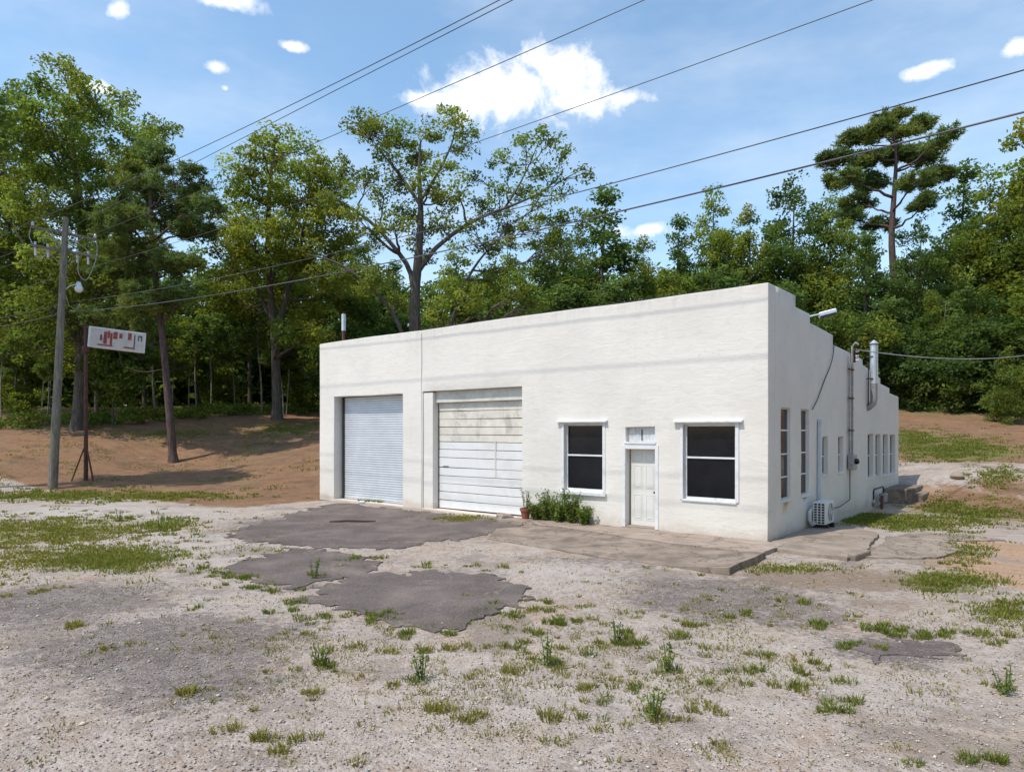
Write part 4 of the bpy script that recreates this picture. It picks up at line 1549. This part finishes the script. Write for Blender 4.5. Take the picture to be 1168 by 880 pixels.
# trees across the road, behind the photographer: the windows mirror them; then added rows on the right
spots = [(-52 + i * 8 + random.uniform(-2, 2), -27 + random.uniform(-4, 4)) for i in range(10)]
spots += [(26 + i * 2.2 + random.uniform(-2, 2), -22 + i * 6.2 + random.uniform(-1, 1)) for i in range(8)]  # unseen rows right of the lot, added to keep sky light off the side wall
spots += [(33 + i * 2.4 + random.uniform(-2, 2), -22 + i * 7. + random.uniform(-1, 1)) for i in range(6)]
for i, (x, y) in enumerate(spots):
    kk = ('broad', 'round', 'broad', 'light')[i % 4]
    right = i >= 10
    o = copy_tree(pdict[kk], label='unseen tree added right of the lot to shade the side wall' if right else 'tree across the road behind the viewpoint', group='added shade trees right of the lot' if right else 'trees across the road', cat='tree')
    o.name = 'roadside_tree'
    s = random.uniform(.95, 1.25)
    o.location = (x, y, tz(x, y) - .1)
    o.scale = (s * 1.25, s * 1.25, s)
    o.rotation_euler = (0, 0, random.uniform(0, 6.28))

# slender pale stems along the dark edge of the wood
sap = None
for i in range(30):
    px = random.choice([random.uniform(150, 370), random.uniform(150, 370), random.uniform(-10, 80), random.uniform(1030, 1168)])
    d = random.uniform(52, 60)
    x = (px - CX) / F * d
    zg = tz(x, d)
    lab = 'thin pale sapling stem at the dark edge of the left woods' if px < 500 else 'thin pale sapling stem at the edge of the right woods'
    grp = 'sapling stems left woods' if px < 500 else 'sapling stems right woods'
    if sap is None:
        tr = [(0, 0, -.2), (.1, .05, 2.2), (.05, .15, 4.6), (.3, .1, 7)]
        lo_ = np.array([(random.uniform(-1, 1), random.uniform(-1, 1), random.uniform(4.2, 7.2), .6, .6, .45) for _ in range(9)])
        sap = tree('young_tree', (0, 0, 0), grow(tr, [.055, .045, .035, .015], lo_, [], .35, 26, .22), M['bark_pale'], M['weed'], label=lab, cat='sapling', group=grp)
        o = sap
    else:
        o = copy_tree(sap, label=lab, group=grp, cat='sapling')
        o.name = 'young_tree'
    s = random.uniform(.7, 1.25)
    o.location = (x, d, zg)
    o.scale = (s, s, s)
    o.rotation_euler = (random.uniform(-.06, .06), random.uniform(-.06, .06), random.uniform(0, 6.28))


# undergrowth along the foot of the wood
def undergrowth(name, line, width, n, label, hmax=1.1, leaf=.2, m=None):
    cen, tint = [], []
    pts = [gp(*p) for p in line]
    for i in range(n):
        k = random.randrange(len(pts) - 1)
        p = pts[k].lerp(pts[k + 1], random.random())
        x, y = p.x + random.gauss(0, .6), p.y + random.uniform(-.3, 1) * width
        z = tz(x, y)
        r = random.uniform(.3, .8)
        hh = random.uniform(.25, 1) * hmax
        q = rng.normal(size=(60, 3)) * np.array([r, r, hh * .35]) * .6 + np.array([x, y, z + hh * .45])
        cen.append(q)
        tn = random.uniform(.6, 1.3)
        yl = random.uniform(-.1, .3)
        tint.append(np.tile(np.array([[tn * (1 + yl), tn, tn * .9]]), (60, 1)) * rng.uniform(.8, 1.2, (60, 1)))
    v, t = leaf_arrays(np.concatenate(cen), leaf, np.concatenate(tint), .4)
    o = link(name, np_mesh(name, v, quads(len(v) // 4), t), m or M['weed'])
    return tag(o, label, 'undergrowth', kind='stuff')


undergrowth('undergrowth', [(-30, 487), (60, 485), (150, 482), (230, 475), (300, 472), (370, 470)], 7, 260, 'green undergrowth along the foot of the left woods', 1.0)
undergrowth('undergrowth', [(1026, 462), (1060, 463), (1100, 462), (1140, 464), (1180, 470), (1240, 480)], 5, 330, 'green weedy bank along the foot of the right woods', 1.2)

# ------------------------------------------------------------------ utility pole, lines and sign
PD = 31.
pb = P(60, 557, PD)
pb.z = tz(pb.x, pb.y)
LINE = UX.copy()                                   # the line runs along the road, parallel to the front of the building
ARM = VY.copy()
pang = BANG


def make_pole(base, label, top=(.6, 12.25)):
    r = empty('utility_pole', base, pang, label=label, cat='utility pole', group='utility poles along the road')
    lx, ht = top
    # lean in world +x, expressed in the pole frame
    lv = Vector((lx, 0, 0))
    lean = Vector((lv.dot(UX), lv.dot(VY), 0))
    at = lambda z: lean * (z / ht) + Vector((0, 0, z))
    MB().tube([at(-.4), at(2), at(5), at(9), at(ht)], [.20, .185, .165, .14, .115], 14).build('pole', M['wood_pole'], r, 0, 50)
    for z in (11.55, 10.75):
        a = at(z)
        MB().box(a.x - .16, a.x - .06, a.y - 1.30, a.y + 1.35, z - .055, z + .055).build('crossarm', M['wood_pole'], r, .008)
        for s in (-1, 1):
            MB().tube([(a.x - .05, a.y + s * .75, z - .05), (a.x, a.y + s * .08, z - .7)], .018, 5).build('brace', M['grey_metal'], r)
    a = at(11.55)
    for y in (-1.22, .22, 1.27):
        MB().lathe([(.02, 0), (.05, .03), (.075, .07), (.04, .09), (.06, .13), (.03, .19)], 10, Matrix.Translation((a.x - .11, a.y + y, 11.605))).build('insulator', M['insul'], r, 0, 40)
    for y in (-1.1, -.62, .55, 1.0):
        MB().tube([(a.x - .2, a.y + y, 10.95), (a.x - .26, a.y + y + .03, 10.35)], .05, 8).build('fuse_cutout', M['insul'], r, 0, 40)
    jp = [[(-.1, -1.22, 11.75), (-.3, -1.3, 11.2), (-.25, -1.15, 10.8), (-.3, -.9, 10.2), (-.25, -.65, 10.6)],
          [(-.1, -.5, 11.6), (-.35, -.25, 11.0), (-.1, -.05, 10.4)],
          [(-.1, 1.27, 11.75), (-.35, 1.45, 11.1), (-.3, 1.3, 10.4), (-.3, 1.05, 9.75), (-.25, .85, 9.6), (-.25, .62, 9.9), (-.22, .6, 10.6)],
          [(-.1, .22, 11.75), (-.3, .6, 11.3), (-.28, 1.0, 11.0), (-.28, 1.02, 10.5)]]
    for q in jp:
        MB().tube(spline([(a.x + x, a.y + y, z) for x, y, z in q], 16), .016, 5).build('jumper_wire', M['wire_l'], r, 0, 60)
    # street lamp on a short arm
    b = at(9.2)
    MB().tube([(b.x, b.y, 8.9), (b.x, b.y + .3, 9.2), (b.x, b.y + .62, 9.35)], .025, 6).build('lamp_arm', M['galv'], r, 0, 50)
    lamp = MB().lathe([(.03, .14), (.09, .10), (.12, .0), (.12, -.06)], 14, Matrix.Translation((b.x, b.y + .66, 9.32))).build('lamp_head', M['galv'], r, 0, 40)
    MB().lathe([(.12, -.06), (.17, -.14), (.16, -.28), (.08, -.36), (.02, -.37)], 14, Matrix.Translation((b.x, b.y + .66, 9.32))).build('lens', M['lamp'], lamp, 0, 50)
    MB().tube([(b.x, b.y + .12, 8.75), (b.x, b.y + .25, 8.3), (b.x, b.y + .55, 8.15), (b.x, b.y + .7, 8.45)], .014, 5).build('cable_loop', M['wire_l'], r, 0, 60)
    return r


make_pole(pb, 'weathered wooden utility pole with crossarms and street lamp left of the sign')
SP = 55.
pb2 = pb + LINE * SP
make_pole(Vector((pb2.x, pb2.y, 0)), 'utility pole beyond the right edge that ends the span')
SL = 48.
pb3 = pb - LINE * SL
make_pole(Vector((pb3.x, pb3.y, tz(pb3.x, pb3.y))), 'utility pole beyond the left edge that carries the lines on')


def span(name, off, z0, chk, rad, label, sag_l=.9):
    """one line from the next pole on the left over our pole to the pole on the right; the sag of the right span is fitted to a surveyed point"""
    o = pb + ARM * off + Vector((.45, 0, 0))
    kx = (chk[0] - CX) / F
    t = (kx * o.y - o.x) / (LINE.x - kx * LINE.y)
    zc = H + (HY - chk[1]) / F * (o.y + LINE.y * t)
    k = (z0 - zc) / (t * (SP - t))
    k = max(-.0002, k)
    pts = []
    for s in np.linspace(-SL, 0, 22)[:-1]:
        pts.append(o + LINE * s + Vector((0, 0, z0 - sag_l * 4 * (-s) * (SL + s) / SL ** 2 + (tz(pb3.x, pb3.y)) * (-s / SL))) - Vector((0, 0, o.z)))
    for s in np.linspace(0, SP, 40):
        pts.append(o + LINE * s + Vector((0, 0, z0 - k * s * (SP - s))) - Vector((0, 0, o.z)))
    ob = MB().tube(pts, rad, 6, False).build(name, M['wire'], None, 0, 60)
    tag(ob, label, 'power line', 'overhead lines')
    return ob


span('power_line', -1.22, 11.78, (570, 0), .011, 'upper left overhead wire running from the near end of the crossarm')
span('power_line', .22, 11.78, (585, 0), .011, 'second overhead wire just below the uppermost one')
span('power_line', 1.27, 11.78, (735, 0), .011, 'third overhead wire from the far end of the crossarm')
span('power_line', .2, 9.75, (550, 160), .008, 'thin neutral wire crossing under the big cloud')
span('power_line', .2, 8.45, (1168, 80), .010, 'overhead cable that crosses the upper right sky')
span('power_line', .2, 8.0, (1168, 128), .015, 'thickest and lowest overhead cable crossing above the roof')
# service drop to the building
a = B(.18, 7.56, 5.15)
b = Vector((36.5, 40, 9.2))
pts = [a.lerp(b, t) - Vector((0, 0, 1.1 * 4 * t * (1 - t))) for t in np.linspace(0, 1, 30)]
tag(MB().tube(pts, .016, 6, False).build('service_wire', M['wire_l'], None, 0, 60), 'service wire running right from the electric conduits to the trees', 'power line')
make_pole(Vector((36.9, 40, tz(36.9, 40))), 'utility pole beyond the right edge that takes the service wire', (.0, 10.5))

# the old sign
q = gp(98, 548)
sg = empty('roadside_sign', q, 0, label='old faded box sign on a rusty braced pipe post', cat='sign')
MB().tube([(0, 0, -.2), (0, 0, 6.1), (-.03, 0, 7.55)], [.10, .085, .07], 10).build('post', M['rust'], sg, 0, 50)
for a in (-2.6, -.5, 1.57):
    MB().tube([(.62 * math.cos(a), .62 * math.sin(a), -.12), (.06 * math.cos(a), .06 * math.sin(a), 1.6)], .035, 6).build('brace', M['rust'], sg, 0, 50)
MB().lathe([(.13, 0), (.17, .06), (.17, .3), (.12, .36)], 12, Matrix.Translation((0, 0, 6.15))).build('collar', M['rust'], sg, 0, 40)
Ms = Matrix.Translation((.12, -.02, 6.95)) @ Matrix.Rotation(R(32), 4, 'Z') @ Matrix.Rotation(R(4.2), 4, 'Y')
bw, bh, bt = 2.45, .50, .16
bx_ = MB().box(0, bw, -bt, bt, -bh, bh, Ms).build('sign_box', M['trim'], sg, .02)
MB().box(.10, bw - .07, -bt - .012, -bt - .004, -bh + .06, bh - .06, Ms).build('sign_face', M['sign'], bx_)
rb = MB()
for i in range(27):
    x = .12 + i * (bw - .22) / 26
    rb.box(x - .012, x + .012, -bt - .024, -bt - .012, -bh + .065, bh - .065, Ms)
tag(rb.build('face_ribs', M['sign'], bx_), kind='stuff')
for (x0, x1, z0, z1, c) in [tuple(v * (.80 if i < 2 else .94) if i < 4 else v for i, v in enumerate(t)) for t in [(.62, .72, -.12, .16, 'd'), (.80, .98, -.30, .34, 'r'), (1.0, 1.12, .02, .40, 'r'), (1.14, 1.26, -.34, .30, 'r'), (1.30, 1.52, .02, .38, 'r'), (1.62, 1.78, .08, .34, 'r'),
                            (2.08, 2.28, .04, .42, 'r'), (2.42, 2.48, -.42, .36, 'd'), (2.62, 2.68, .05, .34, 'd'), (2.70, 2.82, .26, .34, 'd'), (2.80, 2.86, .05, .34, 'd'), (.5, 1.3, -.40, -.33, 'r'), (1.9, 2.4, -.40, -.32, 'r')]]:
    MB().box(x0, x1, -bt - .030, -bt - .024, z0, z1, Ms).build('faded_letter', M['sign_red'] if c == 'r' else M['sign_dark'], bx_)
for x in (.4, 2.0):
    MB().tube([Ms @ Vector((x, 0, bh)), Ms @ Vector((0 + .02, 0, bh + .55))], .012, 5).build('stay_wire', M['rust'], sg)

# ------------------------------------------------------------------ grass and weeds of the lot
def blades(cx, cy, n, r, h, green, Lst):
    """n blades round (cx, cy); green 1 fresh, 0 straw yellow"""
    a = rng.uniform(0, 2 * np.pi, n)
    q = r * np.sqrt(rng.uniform(0, 1, n))
    x = cx + q * np.cos(a)
    y = cy + q * np.sin(a)
    Lst.append((x, y, np.full(n, h) * rng.uniform(.4, 1.2, n), np.clip(green + rng.normal(0, .18, n), 0, 1), a))


def grass_object(name, Lst, label, w0=.0065):
    x = np.concatenate([l[0] for l in Lst])
    y = np.concatenate([l[1] for l in Lst])
    h = np.concatenate([l[2] for l in Lst])
    g = np.concatenate([l[3] for l in Lst])
    a = np.concatenate([l[4] for l in Lst]) + rng.normal(0, .7, len(x))
    z = terr(x, y) + uneven(x, y)
    n = len(x)
    dist = np.hypot(x, y)
    lean = h * rng.uniform(.2, .9, n)
    w = w0 * rng.uniform(.7, 1.5, n) * np.clip(dist / 10, .7, 3)
    fa = rng.uniform(0, 2 * np.pi, n)
    sx, sy = np.cos(fa) * w, np.sin(fa) * w
    base = np.stack([x, y, z - .01], 1)
    mid = base + np.stack([np.cos(a) * lean * .35, np.sin(a) * lean * .35, h * .62], 1)
    tip = base + np.stack([np.cos(a) * lean, np.sin(a) * lean, h], 1)
    S = np.stack([sx, sy, np.zeros(n)], 1)
    v = np.stack([base - S, base + S, mid + S * .8, mid - S * .8, mid - S * .8, mid + S * .8, tip + S * .12, tip - S * .12], 1).reshape(-1, 3)
    gc, yc = np.array([.86, 1.12, .70]), np.array([1.9, 1.5, 1.3])
    col = yc + (gc - yc) * g[:, None]
    col *= rng.uniform(.7, 1.25, (n, 1))
    o = link(name, np_mesh(name, v, quads(len(v) // 4), np.repeat(col, 8, 0)), M['grass'])
    return tag(o, label, 'grass', kind='stuff')


G = []
tufts = [(427, 707, 1), (456, 700, 1), (544, 698, 1), (576, 705, 1.2), (558, 715, 1.1), (511, 727, 1), (595, 685, 1), (602, 700, 1), (642, 716, 1), (671, 711, .7), (605, 725, 1), (596, 745, 1), (624, 758, 1), (704, 724, 1), (689, 738, 1),
         (707, 738, 1), (729, 734, 1), (664, 747, 1), (718, 785, 1), (698, 807, 1), (680, 822, .8), (649, 693, 1), (482, 778, 1), (449, 789, .4), (536, 827, .4), (500, 818, .4), (625, 824, .6), (635, 847, .35), (685, 838, .4), (744, 820, .4),
         (653, 789, .3), (551, 767, .3), (485, 744, .3), (773, 727, .9), (762, 769, .9), (427, 638, 1), (533, 644, 1), (475, 647, 1), (562, 651, 1), (180, 604, .9), (135, 593, .9), (212, 593, 1), (157, 608, .7), (236, 651, 1), (266, 661, 1.1),
         (311, 674, 1), (313, 702, 1.1), (336, 689, 1), (352, 704, .9), (375, 711, .9), (386, 743, .6), (358, 659, 1), (364, 764, .9), (225, 696, 1), (90, 715, .3), (22, 677, .3), (270, 841, .3), (307, 852, .4), (311, 863, .4), (339, 852, .4),
         (225, 792, .3), (371, 796, .4), (396, 640, 1), (779, 729, 1), (793, 713, .8), (801, 740, .9), (852, 705, .8), (866, 751, 1), (852, 767, 1), (815, 784, .9), (932, 715, 1.1), (964, 738, 1.1), (975, 745, 1), (1001, 722, 1.1), (1015, 724, 1),
         (1077, 725, 1), (1059, 733, 1), (917, 767, .8), (950, 778, .9), (953, 807, 1.1), (958, 815, 1), (906, 785, .9), (880, 790, .7), (928, 765, .8), (1026, 873, 1), (1117, 875, 1), (1133, 869, 1), (1066, 676, 1), (1056, 670, 1), (1106, 647, 1),
         (1160, 695, .9), (1124, 727, .7), (833, 868, .3), (772, 829, .4), (819, 818, .5), (806, 820, .5), (1030, 722, 1), (1048, 728, .9), (700, 780, .5), (590, 770, .4), (520, 740, .4), (640, 770, .5), (575, 740, .6), (735, 700, .8), (900, 690, .7), (560, 690, 1), (1140, 735, .8), (1147, 790, .8), (1000, 742, .8), (440, 712, 1), (470, 725, 1), (398, 700, 1), (372, 690, .9), (420, 740, .5), (445, 750, .4), (290, 672, 1), (250, 657, 1)]
for px, py, gr in tufts:
    p = gp(px, py)
    sz = p.y / 10
    for k in range(random.randint(2, 5)):
        ex, ey = random.gauss(0, .13 * sz), random.gauss(0, .09 * sz)
        blades(p.x + ex, p.y + ey, random.randint(26, 60), .085 * sz ** .5, random.uniform(.035, .10), min(1, gr * .72), G)
# sparse random growth through the cracked band in the middle of the lot
for i in range(1000):
    px, py = random.gauss(650, 260), random.gauss(735, 45)
    if random.random() < .35:
        px, py = random.uniform(0, 330), random.gauss(625, 26)
    if random.random() < .12:
        px, py = random.uniform(0, 1168), random.uniform(640, 880)
    if not (640 < py < 890 or (px < 340 and 575 < py)) or not -60 < px < 1230:
        continue
    if 350 < px < 600 and 655 < py < 712 and random.random() < .85:
        continue
    p = gp(px, py)
    if nzs(p.x, p.y, .55, 4) < -.08 and random.random() < .8:
        continue
    blades(p.x, p.y, random.randint(8, 34), random.uniform(.03, .14), random.uniform(.02, .07), random.choice([0, .1, .2, .35, .6]), G)
# a thin haze of short dry growth
hz = 42000
hp = np.stack([rng.normal(660, 270, hz), rng.normal(742, 52, hz)], 1)
k_ = rng.uniform(0, 1, hz) < .28
hp[k_] = np.stack([rng.uniform(-20, 330, k_.sum()), rng.normal(622, 28, k_.sum())], 1)
hp = hp[(hp[:, 1] > 585) & (hp[:, 1] < 890)]
hd = F * H / (hp[:, 1] - HY)
hx = (hp[:, 0] - CX) / F * hd
keep = np.array([nzs(a, b, .9, 21) + .5 * nzs(a, b, 3.1, 5) for a, b in zip(hx, hd)]) > .12
inside = np.array([BL((a, b, 0)) for a, b in zip(hx, hd)])
keep &= ~((inside[:, 1] > -4) & (inside[:, 0] > -9) & (inside[:, 0] < 1)) & (inside[:, 1] < 0)
hx, hd = hx[keep], hd[keep]
G.append((hx, hd, rng.uniform(.012, .05, len(hx)), np.clip(rng.normal(.25, .25, len(hx)), 0, 1), rng.uniform(0, 6.28, len(hx))))
grass_object('lot_grass', G, 'tufts of green and yellow grass growing through the gravel lot')

G = []
def patch(px, py, rx, ry, n, h, gr, k=13, r=.16):
    h *= .72
    gr *= .68
    for i in range(n):
        p = gp(px + random.gauss(0, rx * .5), py + random.gauss(0, ry * .5))
        if nzs(p.x, p.y, .7, 8) < -.2 and random.random() < .75: continue
        blades(p.x, p.y, k, r, h * random.uniform(.6, 1.3), min(1, max(0, gr + random.gauss(0, .15))), G)


patch(60, 566, 170, 6, 700, .16, .75)
patch(190, 566, 110, 5, 260, .12, .6)
patch(60, 605, 110, 18, 700, .09, .5)
patch(125, 638, 70, 16, 600, .10, .75)
patch(30, 640, 60, 22, 250, .08, .35)
patch(180, 600, 60, 12, 120, .16, .9)
patch(1090, 512, 70, 15, 900, .12, .95, 14, .28)
patch(1045, 500, 30, 12, 300, .12, .95, 14, .28)
patch(1095, 585, 70, 18, 600, .10, .9)
patch(1035, 597, 45, 8, 350, .10, .9)
patch(985, 592, 32, 6, 300, .12, 1.)
patch(1085, 665, 50, 12, 300, .10, .8)
patch(1150, 700, 40, 18, 200, .08, .8)
patch(330, 490, 60, 7, 240, .14, .8, 13, .3)
patch(190, 495, 70, 6, 160, .12, .7, 13, .3)
patch(1100, 630, 40, 20, 150, .09, .9)
patch(900, 650, 60, 5, 120, .08, .8)
patch(535, 592, 40, 3, 220, .09, .45)
patch(425, 572, 14, 2, 60, .16, .8)
patch(1140, 545, 40, 14, 200, .1, .8)
for i in range(900):
    px, py = random.uniform(-20, 365), random.uniform(482, 560)
    p = gp(px, py)
    if nzs(p.x, p.y, .35, 31) > .05:
        blades(p.x, p.y, 10, .3, random.uniform(.05, .12), random.choice([.1, .3, .6, .8]), G)
grass_object('edge_grass', G, 'short grass along the edges of the lot and on the dirt yard')

# gravel stones lying loose in the foreground
def stones(n):
    oct_v = np.array([(1, 0, 0), (-1, 0, 0), (0, 1, 0), (0, -1, 0), (0, 0, 1), (0, 0, -1)], float)
    oct_f = np.array([(0, 2, 4), (2, 1, 4), (1, 3, 4), (3, 0, 4), (2, 0, 5), (1, 2, 5), (3, 1, 5), (0, 3, 5)])
    d = 4.6 + 11 * rng.uniform(0, 1, n) ** 1.6
    x = rng.uniform(-.80, .80, n) * d
    y = d
    z = terr(x, y) + uneven(x, y)
    s = np.exp(rng.normal(-4.75, .42, n))[:, None]
    v = oct_v[None] * rng.uniform(.65, 1.25, (n, 6, 1)) * np.stack([np.ones(n), rng.uniform(.6, 1, n), rng.uniform(.45, .8, n)], 1)[:, None, :] * s[:, None]
    a = rng.uniform(0, 6.28, n)
    ca, sa = np.cos(a)[:, None], np.sin(a)[:, None]
    vx = v[..., 0] * ca - v[..., 1] * sa
    vy = v[..., 0] * sa + v[..., 1] * ca
    v = np.stack([vx + x[:, None], vy + y[:, None], v[..., 2] + z[:, None] + .008], -1).reshape(-1, 3)
    f = (oct_f[None] + (np.arange(n) * 6)[:, None, None]).reshape(-1, 3)
    t = rng.uniform(.45, 1.45, (n, 1)) * (1 + rng.normal(0, .05, (n, 3)))
    o = link('gravel', np_mesh('gravel', v, f, np.repeat(t, 6, 0)), M['stone'])
    tag(o, 'loose pale gravel stones scattered over the lot', 'gravel', kind='stuff')


stones(26000)


# ------------------------------------------------------------------ pot and weeds by the front wall
def bush(name, x, y, stems, hgt, spread, leaf, label, cat='weed', m=None, base_z=None, upright=.0, per=34):
    p = B(x, y, .09 if base_z is None else base_z)
    r = empty(name, p, 0, label=label, cat=cat, group='weeds growing along the front wall' if cat == 'weed' else None)
    st, cen, tint = [], [], []
    for i in range(stems):
        a = random.uniform(0, 6.28)
        q = spread * random.random() ** .5
        hh = hgt * random.uniform(.55, 1.1)
        b0 = np.array([.25 * q * math.cos(a), .25 * q * math.sin(a), -.03])
        b1 = np.array([q * math.cos(a), q * math.sin(a), hh])
        c = curve(b0, (b0 + b1) / 2 + np.array([0, 0, .1 * hh]), b1, 6)
        st.append((c, np.linspace(.008, .003, 6)))
        t = rng.uniform(.12, 1, per)
        i0 = (t * 4.99).astype(int)
        f = (t * 4.99 - i0)[:, None]
        pos = c[i0] * (1 - f) + c[i0 + 1] * f + rng.normal(size=(per, 3)) * leaf * .45
        cen.append(pos)
        tn = random.uniform(.7, 1.4)
        tint.append(np.tile([[tn * random.uniform(.85, 1.25), tn, tn * .85]], (per, 1)) * rng.uniform(.8, 1.2, (per, 1)))
    wv, wf = tubes_np(st, 4)
    link('stems', np_mesh('stems', wv, wf), M['weed_stem'], r)
    v, t = leaf_arrays(np.concatenate(cen), leaf, np.concatenate(tint), .5, .45)
    link('foliage', np_mesh('foliage', v, quads(len(v) // 4), t), m or M['weed'], r)
    return r


M['weed_stem'] = simple('weed_stem', (.10, .12, .04), .8)
pp = B(-6.80, -.30, .085)
pot = empty('flower_pot', pp, 0, label='terracotta pot with a weedy plant beside the sectional door', cat='flower pot')
MB().lathe([(.10, 0), (.145, .22), (.165, .22), (.17, .30), (.15, .30), (.14, .25), (.02, .25)], 20).build('pot', M['pot'], pot, 0, 40)
MB().lathe([(.135, .22), (.135, .262), (.01, .268)], 16).build('soil', M['soil'], pot)
bush('potted_plant', -6.80, -.30, 9, .62, .22, .055, 'tall thin weedy plant growing out of the terracotta pot', 'plant', base_z=.34, per=22)
bush('weed', -6.45, -.22, 26, .50, .34, .075, 'low dense weed next to the terracotta pot')
bush('weed', -6.08, -.22, 26, .76, .32, .08, 'darker leafy weed below the left end of the window sill')
bush('weed', -5.68, -.24, 26, .58, .36, .075, 'low bushy weed in the middle of the row under the window')
bush('weed', -5.22, -.24, 26, .84, .32, .085, 'tall upright weed with narrow leaves under the window')
bush('weed', -4.80, -.28, 30, .44, .26, .075, 'short round bright green weed at the right end of the row')
o = rk = MB()
rk.lathe([(.04, -.03), (.10, .0), (.11, .05), (.05, .09)], 8)
rk.v = [(x * (1.2 + .25 * nzs(x, y, 9)), y, z) for x, y, z in rk.v]
o = rk.build('rock', M['insul'], None, 0, 40)
q = B(-14.3, -.2)
o.location = (q.x, q.y, .02)
tag(o, 'small white stone at the foot of the rolling door', 'rock')
# upright weeds standing singly in the lot
for px, py, hg, lab in [(482, 780, .34, 'single upright weed in the pale gravel below the large asphalt patch'), (182, 606, .5, 'tall weed at the edge of the grass left of the asphalt drive'),
                        (624, 760, .36, 'upright weed among the grass tufts right of the large asphalt patch'), (358, 662, .4, 'upright weed on the near edge of the smaller asphalt patch'),
                        (704, 736, .3, 'leafy weed in the middle of the grass tufts below the apron'), (762, 772, .3, 'weed between the grass tufts in front of the building corner'),
                        (136, 596, .45, 'weed at the back of the grassy left edge of the lot'), (364, 766, .28, 'small weed in the bare gravel left of the grass tufts'),
                        (1147, 792, .3, 'single weed at the right edge of the gravel lot'), (744, 822, .26, 'yellowish weed in the foreground gravel')]:
    q = gp(px, py)
    lx_, ly_ = BL(q)
    o = bush('weed', lx_, ly_, 6, hg, .12, .045, lab, base_z=q.z, per=16)
    o['group'] = 'weeds standing in the lot'
